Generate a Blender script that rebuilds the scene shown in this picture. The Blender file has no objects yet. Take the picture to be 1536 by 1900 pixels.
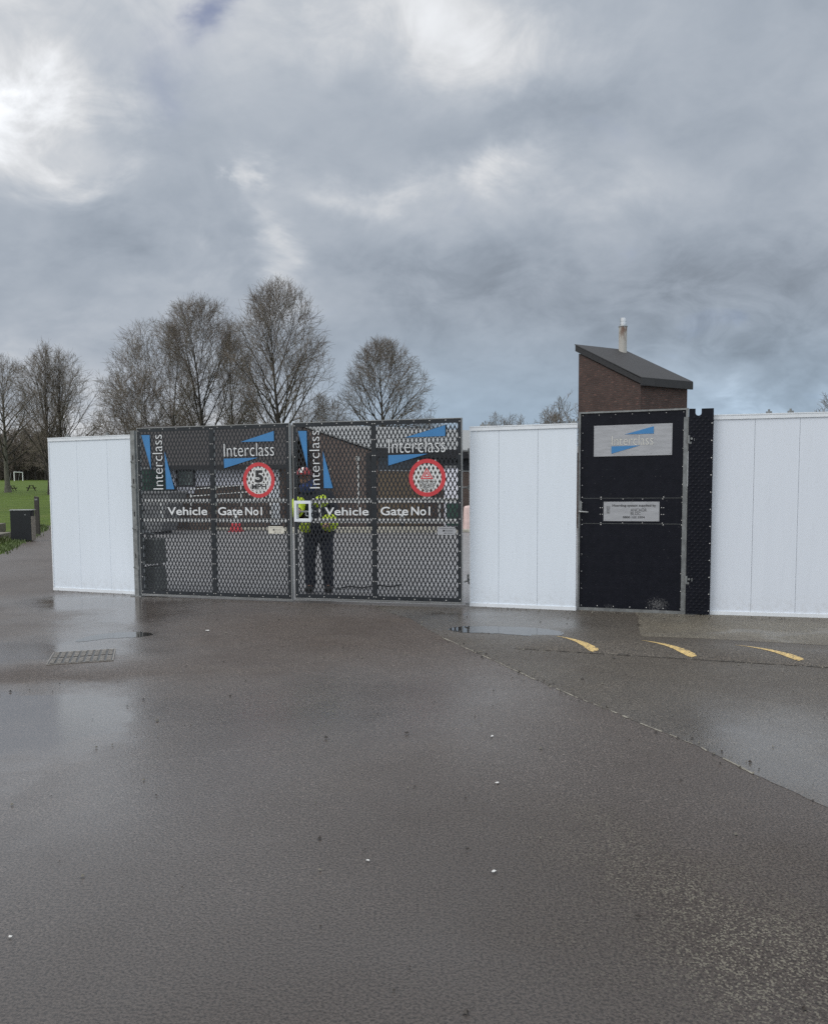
import bpy, bmesh, math, random
import numpy as np
from mathutils import Vector, Matrix
R = math.radians
scene = bpy.context.scene
COL = scene.collection
rnd = random.Random(7)

# ------------------------------------------------------------------ camera
cam_d = bpy.data.cameras.new('camera')
cam = bpy.data.objects.new('camera', cam_d)
COL.objects.link(cam)
pitch, roll = math.atan(109 / 1500), math.atan(0.0059)
fwd = Vector((0, math.cos(pitch), -math.sin(pitch)))
up0 = Vector((0, math.sin(pitch), math.cos(pitch)))
rt0 = Vector((1, 0, 0))
rt = math.cos(roll) * rt0 - math.sin(roll) * up0
up = math.sin(roll) * rt0 + math.cos(roll) * up0
M = Matrix((rt, up, -fwd)).transposed().to_4x4()
M.translation = (0, 0, 1.46)
cam.matrix_world = M
cam_d.sensor_fit = 'HORIZONTAL'
cam_d.sensor_width = 36
cam_d.lens = 36 * 1500 / 1536
cam_d.shift_y = 74 / 1536
cam_d.clip_start = 0.05
cam_d.clip_end = 3000
scene.camera = cam
scene.cycles.use_denoising = False      # the denoiser wipes out the asphalt's grain
scene.view_settings.view_transform = 'Standard'
scene.view_settings.look = 'None'
scene.view_settings.exposure = 0.0
scene.view_settings.gamma = 1

# ------------------------------------------------------------------ node helpers
class NT:
    def __init__(s, tree):
        s.t = tree; s.n = tree.nodes; s.l = tree.links
    def new(s, typ, **kw):
        n = s.n.new(typ)
        for k, v in kw.items(): setattr(n, k, v)
        return n
    def put(s, sock, v):
        if isinstance(v, bpy.types.NodeSocket): s.l.new(v, sock)
        elif v is not None: sock.default_value = v
    def math(s, op, a, b=None, c=None, clamp=False):
        n = s.new('ShaderNodeMath', operation=op); n.use_clamp = clamp
        s.put(n.inputs[0], a); s.put(n.inputs[1], b)
        if c is not None: s.put(n.inputs[2], c)
        return n.outputs[0]
    def mixc(s, f, a, b, mode='MIX'):
        n = s.new('ShaderNodeMix', data_type='RGBA', blend_type=mode)
        s.put(n.inputs[0], f)
        for i, v in ((6, a), (7, b)):
            if isinstance(v, (tuple, list)): v = tuple(v)[:3] + (1,)
            s.put(n.inputs[i], v)
        return n.outputs[2]
    def mixf(s, f, a, b):
        n = s.new('ShaderNodeMix', data_type='FLOAT')
        s.put(n.inputs[0], f); s.put(n.inputs[2], a); s.put(n.inputs[3], b)
        return n.outputs[0]
    def noise(s, vec, scale, detail=4, rough=.55, dist=0, out='Fac'):
        n = s.new('ShaderNodeTexNoise')
        s.put(n.inputs['Vector'], vec)
        n.inputs['Scale'].default_value = scale; n.inputs['Detail'].default_value = detail
        n.inputs['Roughness'].default_value = rough; n.inputs['Distortion'].default_value = dist
        return n.outputs[out]
    def vscale(s, vec, sc, loc=(0, 0, 0)):
        n = s.new('ShaderNodeMapping')
        s.put(n.inputs['Vector'], vec)
        n.inputs['Scale'].default_value = sc; n.inputs['Location'].default_value = loc
        return n.outputs[0]
    def smooth(s, v, a, b, lo=0., hi=1.):
        n = s.new('ShaderNodeMapRange', interpolation_type='SMOOTHSTEP')
        s.put(n.inputs[0], v)
        for i, x in ((1, a), (2, b), (3, lo), (4, hi)): n.inputs[i].default_value = x
        return n.outputs[0]
    def sep(s, vec):
        n = s.new('ShaderNodeSeparateXYZ'); s.put(n.inputs[0], vec); return n.outputs
    def comb(s, x, y, z):
        n = s.new('ShaderNodeCombineXYZ')
        for i, v in enumerate((x, y, z)): s.put(n.inputs[i], v)
        return n.outputs[0]
    def gauss(s, x, y, cx, cy, sx, sy, amp):
        """amp * exp(-((x-cx)/sx)^2 - ((y-cy)/sy)^2)"""
        dx = s.math('MULTIPLY', s.math('SUBTRACT', x, cx), 1 / sx)
        dy = s.math('MULTIPLY', s.math('SUBTRACT', y, cy), 1 / sy)
        q = s.math('ADD', s.math('MULTIPLY', dx, dx), s.math('MULTIPLY', dy, dy))
        return s.math('MULTIPLY', s.math('POWER', 2.71828, s.math('MULTIPLY', q, -1.0)), amp)
    def total(s, vals):
        a = vals[0]
        for v in vals[1:]: a = s.math('ADD', a, v)
        return a

# ------------------------------------------------------------------ sky and sun
SUN_AZ, SUN_EL = R(-112), R(40)      # measured from +Y towards +X: behind the camera, to the left
world = bpy.data.worlds.new('World')
scene.world = world
world.use_nodes = True
w = NT(world.node_tree)
w.n.clear()
out = w.new('ShaderNodeOutputWorld')
bg = w.new('ShaderNodeBackground'); bg.inputs['Strength'].default_value = 0.1
w.l.new(bg.outputs[0], out.inputs[0])
sky = w.new('ShaderNodeTexSky', sky_type='NISHITA')
sky.sun_disc = False; sky.sun_elevation = SUN_EL; sky.sun_rotation = SUN_AZ
d = w.new('ShaderNodeTexCoord').outputs['Generated']
dx, dy, dz = w.sep(d)
el = w.math('MULTIPLY', w.math('ARCSINE', dz), 57.2958)
az = w.math('MULTIPLY', w.math('ARCTAN2', dx, dy), 57.2958)
den = w.math('ADD', w.math('MAXIMUM', dz, 0.0), 0.50)
cp = w.comb(w.math('DIVIDE', dx, den), w.math('DIVIDE', dy, den), 0.0)
wn = w.noise(cp, 5.5, 6, .58, 0.4, 'Color')
wx, wy, wz = w.sep(wn)
azw = w.math('ADD', az, w.math('MULTIPLY', w.math('SUBTRACT', wx, .5), 15.0))
elw = w.math('ADD', el, w.math('MULTIPLY', w.math('SUBTRACT', wy, .5), 9.0))
n_big = w.noise(w.vscale(cp, (1, 1.1, 1), (3.1, 1.7, 0)), 2.6, 3, .5, .2)
n_mid = w.noise(w.vscale(cp, (1, 1.25, 1), (7.3, 2.2, 0)), 6.5, 8, .55, .5)
n_fine = w.noise(w.vscale(cp, (1, 1.2, 1), (1.3, 9.2, 0)), 21, 6, .6, .5)
blobs = [  # azimuth, elevation, spreads, amount: the bright breaks and the dark banks of this cloud deck
    (-26, 22.5, 5.5, 4.5, .43), (-28, 27, 4, 4, .16), (-22, 19.0, 3.0, 1.6, .22), (4, 28.0, 8.5, 3.4, .21), (-5, 31, 9, 4, .18), (-17, 30, 5, 4, .10),
    (-9.9, 15.6, 1.8, 2.2, .22), (-10.4, 19.6, 1.0, 1.0, .26), (-2.2, 19.8, 4.0, 1.1, .17), (6.3, 20.0, 2.6, 1.0, .24), (12, 19.0, 5, 1.2, .09), (4, 18.0, 6, 1.6, .06),
    (-19, 16.5, 7, 2.2, -.08), (-25, 15.5, 5, 3, -.03), (-23, 12.5, 6, 1.6, -.02), (10, 23.5, 6, 2.0, -.09), (-4, 25, 5, 3, -.03),
    (22, 24, 7, 7, -.03), (22, 12, 9, 4.5, -.125), (10, 14.5, 8, 2.5, -.05), (0, 15.0, 7, 2.0, -.06), (4, 12.0, 6, 2.4, -.06),
    (-25, 5.2, 6, 3.0, .16), (-14, 3.5, 9, 3.0, .16), (4, 6.0, 6, 2.5, .02), (25, 5.0, 8, 1.8, .19), (-18, 9.5, 8, 1.6, .05), (-14, 12.8, 6, 1.2, .05),
]
bl = w.math('MULTIPLY', w.total([w.gauss(azw, elw, *b) for b in blobs]), w.smooth(w.noise(cp, 9, 7, .6, .6), .3, .7, .45, 1.45))
base = w.smooth(el, 8, 30, .43, .465)
zen = w.smooth(el, 30, 65, 0, .62)
rear = w.math('MULTIPLY', w.smooth(dy, .55, -.5, 0, .55), w.smooth(el, -2, 20, .5, 1))
lum = w.total([base, zen, rear, bl,
               w.math('MULTIPLY', w.math('SUBTRACT', n_big, .5), .14),
               w.math('MULTIPLY', w.math('SUBTRACT', n_mid, .5), .20),
               w.math('MULTIPLY', w.math('SUBTRACT', n_fine, .5), .06)])
lum = w.math('MAXIMUM', lum, .17)
warm = w.smooth(lum, .28, .75)
tint = w.mixc(warm, (.855, .99, 1.175), (.975, 1.0, 1.035))
lowblue = w.math('MULTIPLY', w.smooth(el, 14, 4), w.smooth(az, -14, 2))
tint = w.mixc(lowblue, tint, (.77, .985, 1.22))
cl = w.new('ShaderNodeVectorMath', operation='SCALE')
w.put(cl.inputs[0], tint); w.put(cl.inputs[3], w.math('MULTIPLY', lum, 10.0))
gap = w.total([w.gauss(azw, elw, -14.0, 29.6, 1.6, 1.3, .62), w.gauss(azw, elw, -17, 26, 2.2, 2.5, .22), 
               w.math('MULTIPLY', w.smooth(n_mid, .62, .78), .12)])
skyc = w.mixc(1.0, sky.outputs[0], (.55, .62, .95), 'MULTIPLY')
w.put(bg.inputs['Color'], w.mixc(w.math('MINIMUM', gap, .8), cl.outputs[0], skyc))

sun_d = bpy.data.lights.new('sun', 'SUN')
sun_d.energy = 1.1; sun_d.angle = R(35); sun_d.color = (1, .97, .93)
sun = bpy.data.objects.new('sun', sun_d); COL.objects.link(sun)
sd = Vector((math.sin(SUN_AZ) * math.cos(SUN_EL), math.cos(SUN_AZ) * math.cos(SUN_EL), math.sin(SUN_EL)))
sun.rotation_euler = sd.to_track_quat('Z', 'Y').to_euler()

# ------------------------------------------------------------------ materials
def pmat(name):
    m = bpy.data.materials.new(name); m.use_nodes = True
    t = NT(m.node_tree); b = t.n['Principled BSDF']
    return m, t, b
def simple(name, col, rough=.5, metal=0, var=.12, vscale=6., bump=0, bscale=80., spec=.5, stretch=(1, 1, 1), dirt=None, dthr=(.55, .75)):
    m, t, b = pmat(name)
    co = t.new('ShaderNodeTexCoord').outputs['Object']
    v = t.vscale(co, stretch)
    n = t.noise(v, vscale, 5, .6)
    c = t.mixc(t.smooth(n, .3, .7), tuple(x * (1 - var) for x in col), tuple(min(1, x * (1 + var)) for x in col))
    if dirt:
        c = t.mixc(t.math('MULTIPLY', t.smooth(t.noise(v, vscale * 3.1, 7, .65), *dthr), dirt[3]), c, dirt[:3])
    t.put(b.inputs['Base Color'], c)
    b.inputs['Metallic'].default_value = metal
    t.put(b.inputs['Roughness'], t.math('ADD', rough - .06, t.math('MULTIPLY', n, .12)))
    b.inputs['Specular IOR Level'].default_value = spec
    if bump:
        bn = t.new('ShaderNodeBump'); bn.inputs['Strength'].default_value = bump; bn.inputs['Distance'].default_value = .01
        t.put(bn.inputs['Height'], t.noise(v, bscale, 4, .6)); t.put(b.inputs['Normal'], bn.outputs[0])
    return m

def asphalt(name, base, wet_blobs, wet0=.2, shade_blobs=(), pale_blobs=(), stone=.6, bump=.55, namp=.5, edge=None, rlo=.25, rhi=.56):
    m, t, b = pmat(name)
    co = t.new('ShaderNodeTexCoord').outputs['Object']
    x, y, z = t.sep(co)
    wn = t.sep(t.noise(co, 1.1, 5, .6, 0, 'Color'))
    xw = t.math('ADD', x, t.math('MULTIPLY', t.math('SUBTRACT', wn[0], .5), 1.5))
    yw = t.math('ADD', y, t.math('MULTIPLY', t.math('SUBTRACT', wn[1], .5), 1.5))
    big = t.noise(co, .55, 5, .6)
    parts = [t.math('ADD', t.math('MULTIPLY', t.math('SUBTRACT', big, .5), namp), wet0)]
    parts += [t.gauss(xw, yw, *q) for q in wet_blobs]
    raw = t.total(parts)
    film = t.smooth(t.math('ADD', raw, t.math('MULTIPLY', t.math('SUBTRACT', t.noise(co, 2.6, 5, .6), .5), .9)), 1.0, 1.7)
    wet = t.math('ADD', raw, 0, clamp=True)
    spk = t.noise(co, 95, 3, .55)
    vor = t.new('ShaderNodeTexVoronoi'); t.put(vor.inputs['Vector'], co); vor.inputs['Scale'].default_value = 105
    vor.inputs['Randomness'].default_value = 1
    vor2 = t.new('ShaderNodeTexVoronoi'); t.put(vor2.inputs['Vector'], co); vor2.inputs['Scale'].default_value = 160
    cell = t.sep(vor.outputs['Color'])[0]
    fine = t.noise(co, 170, 3, .6)
    mid = t.noise(co, 7, 6, .65)
    c = t.mixc(cell, tuple(v * (1 - stone * .95) for v in base), tuple(v * (1 + stone * 1.0) for v in base))
    c = t.mixc(t.math('MULTIPLY', t.smooth(t.noise(co, 42, 4, .7), .42, .62), .38), tuple(v * 1.15 for v in base) if False else c, tuple(v * .45 for v in base))
    c = t.mixc(t.math('MULTIPLY', t.smooth(cell, .955, .975), .7), c, tuple(v * 2.2 + .03 for v in base))
    c = t.mixc(t.math('MULTIPLY', t.smooth(mid, .3, .7), .35), c, tuple(v * .72 for v in base))
    c = t.mixc(t.math('MULTIPLY', t.smooth(t.noise(co, .8, 7, .66, .4), .46, .62), .5), c, (base[0] * .60, base[1] * .55, base[2] * .52))
    c = t.mixc(t.math('MULTIPLY', t.smooth(t.noise(co, 1.7, 6, .7), .5, .75), .3), c, (base[0] * 1.45, base[1] * 1.38, base[2] * 1.25))
    c = t.mixc(t.math('MULTIPLY', wet, .15), c, tuple(v * .55 for v in base))
    if shade_blobs:  # foreground shade painted into the base colour
        c = t.mixc(t.math('ADD', t.total([t.gauss(xw, yw, *q) for q in shade_blobs]), 0, clamp=True), c, tuple(v * .50 for v in base))
    c = t.mixc(t.smooth(spk, .38, .58), tuple(v * .22 for v in base), c)
    if pale_blobs:
        pb = t.math('ADD', t.total([t.gauss(xw, yw, *q) for q in pale_blobs]), 0, clamp=True)
        pm = t.math('MULTIPLY', pb, t.smooth(t.math('ADD', t.sep(vor2.outputs['Color'])[1], t.math('MULTIPLY', fine, .3)), .88, 1.0))
        c = t.mixc(t.math('MULTIPLY', pm, .62), c, (.27, .255, .20))
    t.put(b.inputs['Base Color'], c)
    t.put(b.inputs['Roughness'], t.math('ADD', t.mixf(film, t.mixf(wet, rhi, rlo), .10), t.math('MULTIPLY', t.math('SUBTRACT', fine, .5), .12)))
    t.put(b.inputs['IOR'], t.mixf(film, t.mixf(wet, 1.42, 2.0), 2.7))
    t.put(b.inputs['Specular IOR Level'], t.mixf(wet, .34, .9))
    h = t.math('ADD', t.math('MULTIPLY', t.math('SUBTRACT', 1, vor.outputs['Distance']), .75),
               t.math('ADD', t.math('MULTIPLY', t.math('SUBTRACT', 1, vor2.outputs['Distance']), .35), t.math('MULTIPLY', fine, .4)))
    bn = t.new('ShaderNodeBump')
    t.put(bn.inputs['Strength'], t.mixf(film, t.mixf(wet, bump, bump * .34), bump * .07)); bn.inputs['Distance'].default_value = .0065
    t.put(bn.inputs['Height'], h); t.put(b.inputs['Normal'], bn.outputs[0])
    return m

def brick_mat(name, c1, c2, mortar, spots=True):
    m, t, b = pmat(name)
    co = t.new('ShaderNodeTexCoord').outputs['Object']
    x, y, z = t.sep(co)
    nrm = t.sep(t.new('ShaderNodeNewGeometry').outputs['Normal'])
    v = t.comb(t.math('ADD', x, y), z, 0)
    br = t.new('ShaderNodeTexBrick'); t.put(br.inputs['Vector'], v)
    br.inputs['Color1'].default_value = c1 + (1,); br.inputs['Color2'].default_value = c2 + (1,); br.inputs['Mortar'].default_value = mortar + (1,)
    br.inputs['Scale'].default_value = 1; br.inputs['Brick Width'].default_value = .225; br.inputs['Row Height'].default_value = .075
    br.inputs['Mortar Size'].default_value = .01; br.inputs['Bias'].default_value = -.1
    c = t.mixc(t.math('MULTIPLY', t.smooth(t.noise(co, 1.4, 6, .65), .4, .75), .5), br.outputs[0], tuple(q * .55 for q in c1))
    if spots:
        s = t.noise(t.vscale(v, (4.4, 13.3, 1)), 1.0, 1, .5)
        c = t.mixc(t.math('MULTIPLY', t.smooth(s, .62, .72), .55), c, tuple(min(1, q * 2.3) for q in c2))
    t.put(b.inputs['Base Color'], c); b.inputs['Roughness'].default_value = .85
    bn = t.new('ShaderNodeBump'); bn.inputs['Strength'].default_value = .5; bn.inputs['Distance'].default_value = .01
    t.put(bn.inputs['Height'], br.outputs['Fac']); bn.invert = True
    t.put(b.inputs['Normal'], bn.outputs[0])
    return m

def hoarding_mat(name, col, streak, wr):
    m, t, b = pmat(name)
    co = t.new('ShaderNodeTexCoord').outputs['Object']
    x, y, z = t.sep(co)
    n1 = t.noise(t.vscale(co, (5, 5, .6)), 2.2, 6, .6, .4)
    n2 = t.noise(t.vscale(co, (16, 16, .9)), 1.6, 5, .6, .6)
    c = t.mixc(t.smooth(n1, .35, .75), col, tuple(v * .975 for v in col))
    low = t.math('MULTIPLY', t.smooth(z, .35, .0), t.smooth(t.noise(co, 14, 6, .7), .42, .7))
    c = t.mixc(t.math('MULTIPLY', low, .24), c, (.36, .33, .28))
    top = t.math('MULTIPLY', t.smooth(z, 1.7, 2.3), t.smooth(t.noise(t.vscale(co, (9, 9, .5)), 2.5, 6, .7), .5, .8))
    c = t.mixc(t.math('MULTIPLY', top, streak), c, (.55, .55, .50))
    sc = t.noise(t.vscale(co, (6, 6, 3)), 3, 8, .7, 1.2)
    c = t.mixc(t.math('MULTIPLY', t.smooth(sc, .62, .70), .22), c, (.42, .43, .43))
    t.put(b.inputs['Base Color'], c)
    t.put(b.inputs['Roughness'], t.math('ADD', .30, t.math('MULTIPLY', n2, .15)))
    b.inputs['Specular IOR Level'].default_value = .35
    bn = t.new('ShaderNodeBump'); bn.inputs['Strength'].default_value = wr; bn.inputs['Distance'].default_value = .02
    t.put(bn.inputs['Height'], t.math('ADD', t.math('MULTIPLY', t.smooth(n2, .55, .68), .3), t.math('MULTIPLY', n1, .8))); t.put(b.inputs['Normal'], bn.outputs[0])
    return m

def grass_mat(name):
    m, t, b = pmat(name)
    co = t.new('ShaderNodeTexCoord').outputs['Object']
    n = t.noise(co, 1.5, 6, .65); n2 = t.noise(t.vscale(co, (.05, .35, .1)), 1.0, 3, .5)
    c = t.mixc(t.smooth(n, .3, .7), (.055, .092, .013), (.105, .155, .025))
    c = t.mixc(t.math('MULTIPLY', t.smooth(n2, .45, .62), .5), c, (.055, .095, .010))
    c = t.mixc(t.math('MULTIPLY', t.smooth(t.noise(co, .3, 5, .6), .55, .75), .4), c, (.13, .14, .045))
    t.put(b.inputs['Base Color'], c); b.inputs['Roughness'].default_value = .8
    b.inputs['Specular IOR Level'].default_value = .2
    bn = t.new('ShaderNodeBump'); bn.inputs['Strength'].default_value = .8; bn.inputs['Distance'].default_value = .05
    t.put(bn.inputs['Height'], t.noise(co, 22, 4, .7)); t.put(b.inputs['Normal'], bn.outputs[0])
    return m

def rust_flue_mat():
    m, t, b = pmat('flue_concrete')
    co = t.new('ShaderNodeTexCoord').outputs['Object']
    z = t.sep(co)[2]
    n = t.noise(t.vscale(co, (3, 3, .8)), 2.5, 6, .7)
    f = t.math('MULTIPLY', t.smooth(z, .35, 1.25), t.smooth(n, .38, .6))
    c = t.mixc(f, (.42, .41, .38), (.13, .065, .04))
    t.put(b.inputs['Base Color'], c); b.inputs['Roughness'].default_value = .75
    return m

def scuffed_black(name):
    m, t, b = pmat(name)
    co = t.new('ShaderNodeTexCoord').outputs['Object']
    x, y, z = t.sep(co)
    n = t.noise(co, 9, 8, .75); n2 = t.noise(co, 60, 4, .7)
    lowb = t.math('ADD', t.gauss(x, z, .95, .10, .22, .16, .30), t.gauss(x, z, .38, .05, .14, .08, .26))
    sc = t.smooth(t.math('ADD', t.math('MULTIPLY', n2, .7), lowb), .60, .68)
    sp = t.smooth(t.noise(co, 38, 2, .5), .735, .76)
    c = t.mixc(t.smooth(n, .3, .75), (.0045, .0055, .010), (.009, .010, .016))
    c = t.mixc(t.math('MULTIPLY', t.math('MAXIMUM', sc, sp), .55), c, (.20, .20, .20))
    t.put(b.inputs['Base Color'], c); t.put(b.inputs['Roughness'], t.math('ADD', .34, t.math('MULTIPLY', n, .2)))
    b.inputs['Specular IOR Level'].default_value = .17
    return m

MAT = dict(
    white=hoarding_mat('white_pvc', (.71, .775, .845), .22, .05),
    white2=hoarding_mat('white_pvc_wrinkled', (.69, .74, .81), .15, .16),
    trim=simple('white_trim', (.73, .77, .81), .35, var=.05),
    galv=simple('galvanised_steel', (.23, .24, .24), .45, metal=.6, var=.22, vscale=14),
    alu=simple('aluminium_edge', (.34, .35, .35), .4, metal=.5, var=.1),
    black=simple('black_powder_coat', (.018, .022, .027), .42, var=.2, vscale=9, spec=.35),
    strand=simple('dark_mesh_steel', (.016, .019, .024), .45, var=.2, vscale=20, spec=.35),
    ply=scuffed_black('black_chequer_ply'),
    rivet=simple('rivet_head', (.42, .42, .41), .3, metal=.6, var=.1),
    blue=simple('blue_vinyl', (.045, .20, .44), .4, var=.06),
    red=simple('red_paint', (.55, .045, .055), .42, var=.08),
    lett=simple('white_lettering', (.70, .72, .73), .45, var=.05),
    whitep=simple('white_mesh_paint', (.68, .69, .68), .45, var=.05),
    ink=simple('black_ink', (.02, .02, .022), .5, var=.1),
    plate=simple('brushed_sign_plate', (.36, .37, .39), .38, metal=.15, var=.10, vscale=5, stretch=(1, 1, 6), dirt=(.25, .25, .26, .3)),
    etched=simple('etched_lettering', (.62, .62, .58), .4, var=.05),
    cream=simple('cream_sign', (.62, .60, .52), .45, var=.05),
    rail=simple('galvanised_rail', (.82, .83, .82), .4, metal=0, var=.08),
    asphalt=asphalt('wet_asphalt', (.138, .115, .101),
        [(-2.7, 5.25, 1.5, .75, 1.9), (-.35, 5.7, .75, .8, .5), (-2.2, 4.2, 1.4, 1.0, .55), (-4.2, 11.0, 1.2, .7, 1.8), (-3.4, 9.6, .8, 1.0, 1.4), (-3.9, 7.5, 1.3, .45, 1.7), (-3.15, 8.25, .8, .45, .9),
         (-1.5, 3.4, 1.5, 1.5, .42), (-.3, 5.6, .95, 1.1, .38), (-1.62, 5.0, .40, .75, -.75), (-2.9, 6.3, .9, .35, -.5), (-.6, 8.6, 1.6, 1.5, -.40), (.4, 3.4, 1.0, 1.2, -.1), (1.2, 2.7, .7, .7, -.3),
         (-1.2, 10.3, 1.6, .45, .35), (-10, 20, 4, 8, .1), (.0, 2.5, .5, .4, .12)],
        wet0=.28, shade_blobs=[(.3, 1.8, 3.0, 1.5, .75), (.6, 3.0, 2.8, 2.4, .50)], pale_blobs=[(1.15, 2.75, .42, .42, .8), (.7, 3.3, .3, .45, .35), (1.0, 2.3, .4, .3, .45)], namp=.4),  # shade nearest the camera is painted into this colour
    patch=asphalt('old_asphalt_patch', (.125, .108, .088), [(1.95, 4.6, .7, 1.1, 1.0), (.35, 9.5, .8, .6, 1.35), (1.0, 8.6, 1.0, .5, .5), (1.9, 8.95, .7, .35, .5), (2.6, 6.0, 1.2, .6, -.1), (4, 8.8, 1.4, .6, -.2)],
        wet0=.17, namp=.35, stone=.45),
    apron=asphalt('pale_apron_asphalt', (.21, .188, .148), [(3.3, 8.2, 1.5, .12, .35), (2.75, 9.3, .3, .25, .5)], wet0=.10, pale_blobs=[(3.5, 8.6, .35, .25, .6)], namp=.3, stone=.4),
    yard=asphalt('worn_yard_asphalt', (.36, .36, .365), [(-3, 17, 4, 6, .35), (0, 14, 3, 2.5, .3)], wet0=.35, namp=.4, stone=.3, bump=.5),
    grass=grass_mat('field_grass'),
    blade=simple('grass_blade', (.07, .105, .025), .6, var=.35, vscale=3),
    weed=simple('weed_leaf', (.06, .08, .02), .6, var=.35, vscale=3),
    brick=brick_mat('dark_red_brick', (.050, .028, .024), (.078, .042, .034), (.062, .055, .050)),
    brickd=brick_mat('brown_brick', (.12, .082, .070), (.155, .108, .088), (.15, .135, .12), False),
    roof=simple('roof_felt', (.026, .026, .028), .6, var=.15, vscale=4, bump=.2, bscale=40),
    tile=simple('dark_roof_tile', (.034, .030, .029), .8, var=.3, vscale=5, bump=.5, bscale=10, stretch=(1, 1, 4)),
    metalroof=simple('grey_metal_roof', (.27, .28, .28), .5, var=.1, stretch=(6, 1, 1)),
    fascia=simple('dark_fascia', (.020, .020, .022), .6, var=.2),
    steel=simple('bright_flue_steel', (.62, .64, .66), .25, metal=.85, var=.08),
    flue=rust_flue_mat(),
    panel=simple('pale_wall_panel', (.66, .67, .74), .5, var=.06),
    glass=simple('window_glass', (.20, .25, .24), .12, var=.5, vscale=2.2),
    darkglass=simple('dark_glass', (.05, .055, .06), .12, var=.2),
    timber=simple('brown_timber', (.17, .125, .078), .7, var=.25, vscale=5, stretch=(12, 12, 1)),
    post=simple('weathered_post', (.055, .050, .045), .85, var=.3, vscale=7, stretch=(8, 8, 1), bump=.4),
    sleeper=simple('weathered_sleeper', (.15, .14, .115), .85, var=.3, vscale=4, stretch=(1, 1, 6), bump=.4),
    bark=simple('tree_bark', (.036, .032, .028), .9, var=.25, vscale=3),
    twigdark=simple('woodland_twig', (.080, .068, .056), .9, var=.25, vscale=.4),
    twig=simple('tree_twig', (.17, .142, .118), .9, var=.2, vscale=1),
    limebark=simple('pale_green_bark', (.10, .098, .078), .9, var=.3, vscale=2.5, bump=.5, bscale=14),
    bin=simple('bin_plastic', (.011, .012, .015), .4, var=.15),
    binside=simple('bin_timber_side', (.22, .20, .17), .7, var=.2, stretch=(1, 1, 5)),
    binlid=simple('bin_lid', (.30, .31, .31), .35, var=.1),
    greenc=simple('green_steel', (.020, .062, .045), .5, var=.15, vscale=4),
    greyst=simple('grey_steel', (.20, .205, .21), .55, var=.15, vscale=3),
    block=simple('grey_plastic_block', (.13, .14, .135), .6, var=.2, vscale=7),
    whitec=simple('white_cabin', (.72, .73, .80), .45, var=.05),
    orange=simple('orange_plastic', (.60, .13, .06), .45, var=.1),
    pink=simple('faded_white_plastic', (.62, .47, .44), .5, var=.12),
    kerb=simple('pale_kerb', (.42, .40, .34), .8, var=.25, vscale=6),
    yellow=simple('worn_yellow_paint', (.58, .42, .17), .6, var=.12, vscale=14, bump=.4, bscale=120, dirt=(.12, .10, .075, .9), dthr=(.50, .60)),
    crack=simple('sandy_joint', (.25, .235, .195), .7, var=.4, vscale=9, dirt=(.10, .09, .08, .7)),
    gap=simple('dark_crack', (.045, .041, .035), .9, var=.3, vscale=9),
    iron=simple('cast_iron', (.27, .25, .225), .42, metal=.35, var=.25, vscale=22, dirt=(.10, .06, .035, .4)),
    ironpit=simple('cover_recess', (.030, .028, .026), .35, var=.25, vscale=22),
    hivis=simple('hi_vis_fabric', (.62, .80, .05), .75, var=.1, vscale=9, bump=.3, bscale=18),
    reflect=simple('reflective_tape', (.55, .56, .55), .35, var=.05),
    navy=simple('navy_workwear', (.014, .018, .032), .85, var=.2, vscale=8, bump=.4, bscale=16),
    scarf=simple('navy_snood', (.030, .055, .17), .9, var=.25, vscale=12),
    skin=simple('skin', (.42, .24, .17), .5, var=.08),
    hair=simple('dark_hair', (.03, .02, .015), .7),
    boot=simple('black_boot', (.012, .011, .010), .5),
    helmet=simple('red_helmet', (.34, .03, .035), .3, var=.05),
    paper=simple('white_scrap', (.62, .62, .60), .8, var=.1),
    leaf=simple('dark_wet_leaf', (.022, .016, .011), .5, var=.3),
    goal=simple('goal_white', (.72, .74, .72), .5),
    table=simple('dark_picnic_timber', (.045, .036, .028), .8, var=.2),
)
def water_mat():
    m, t, b = pmat('puddle_water')
    b.inputs['Base Color'].default_value = (.022, .020, .018, 1)
    b.inputs['Roughness'].default_value = .02; b.inputs['IOR'].default_value = 1.8
    b.inputs['Specular IOR Level'].default_value = .75
    return m
MAT['water'] = water_mat()

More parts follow.
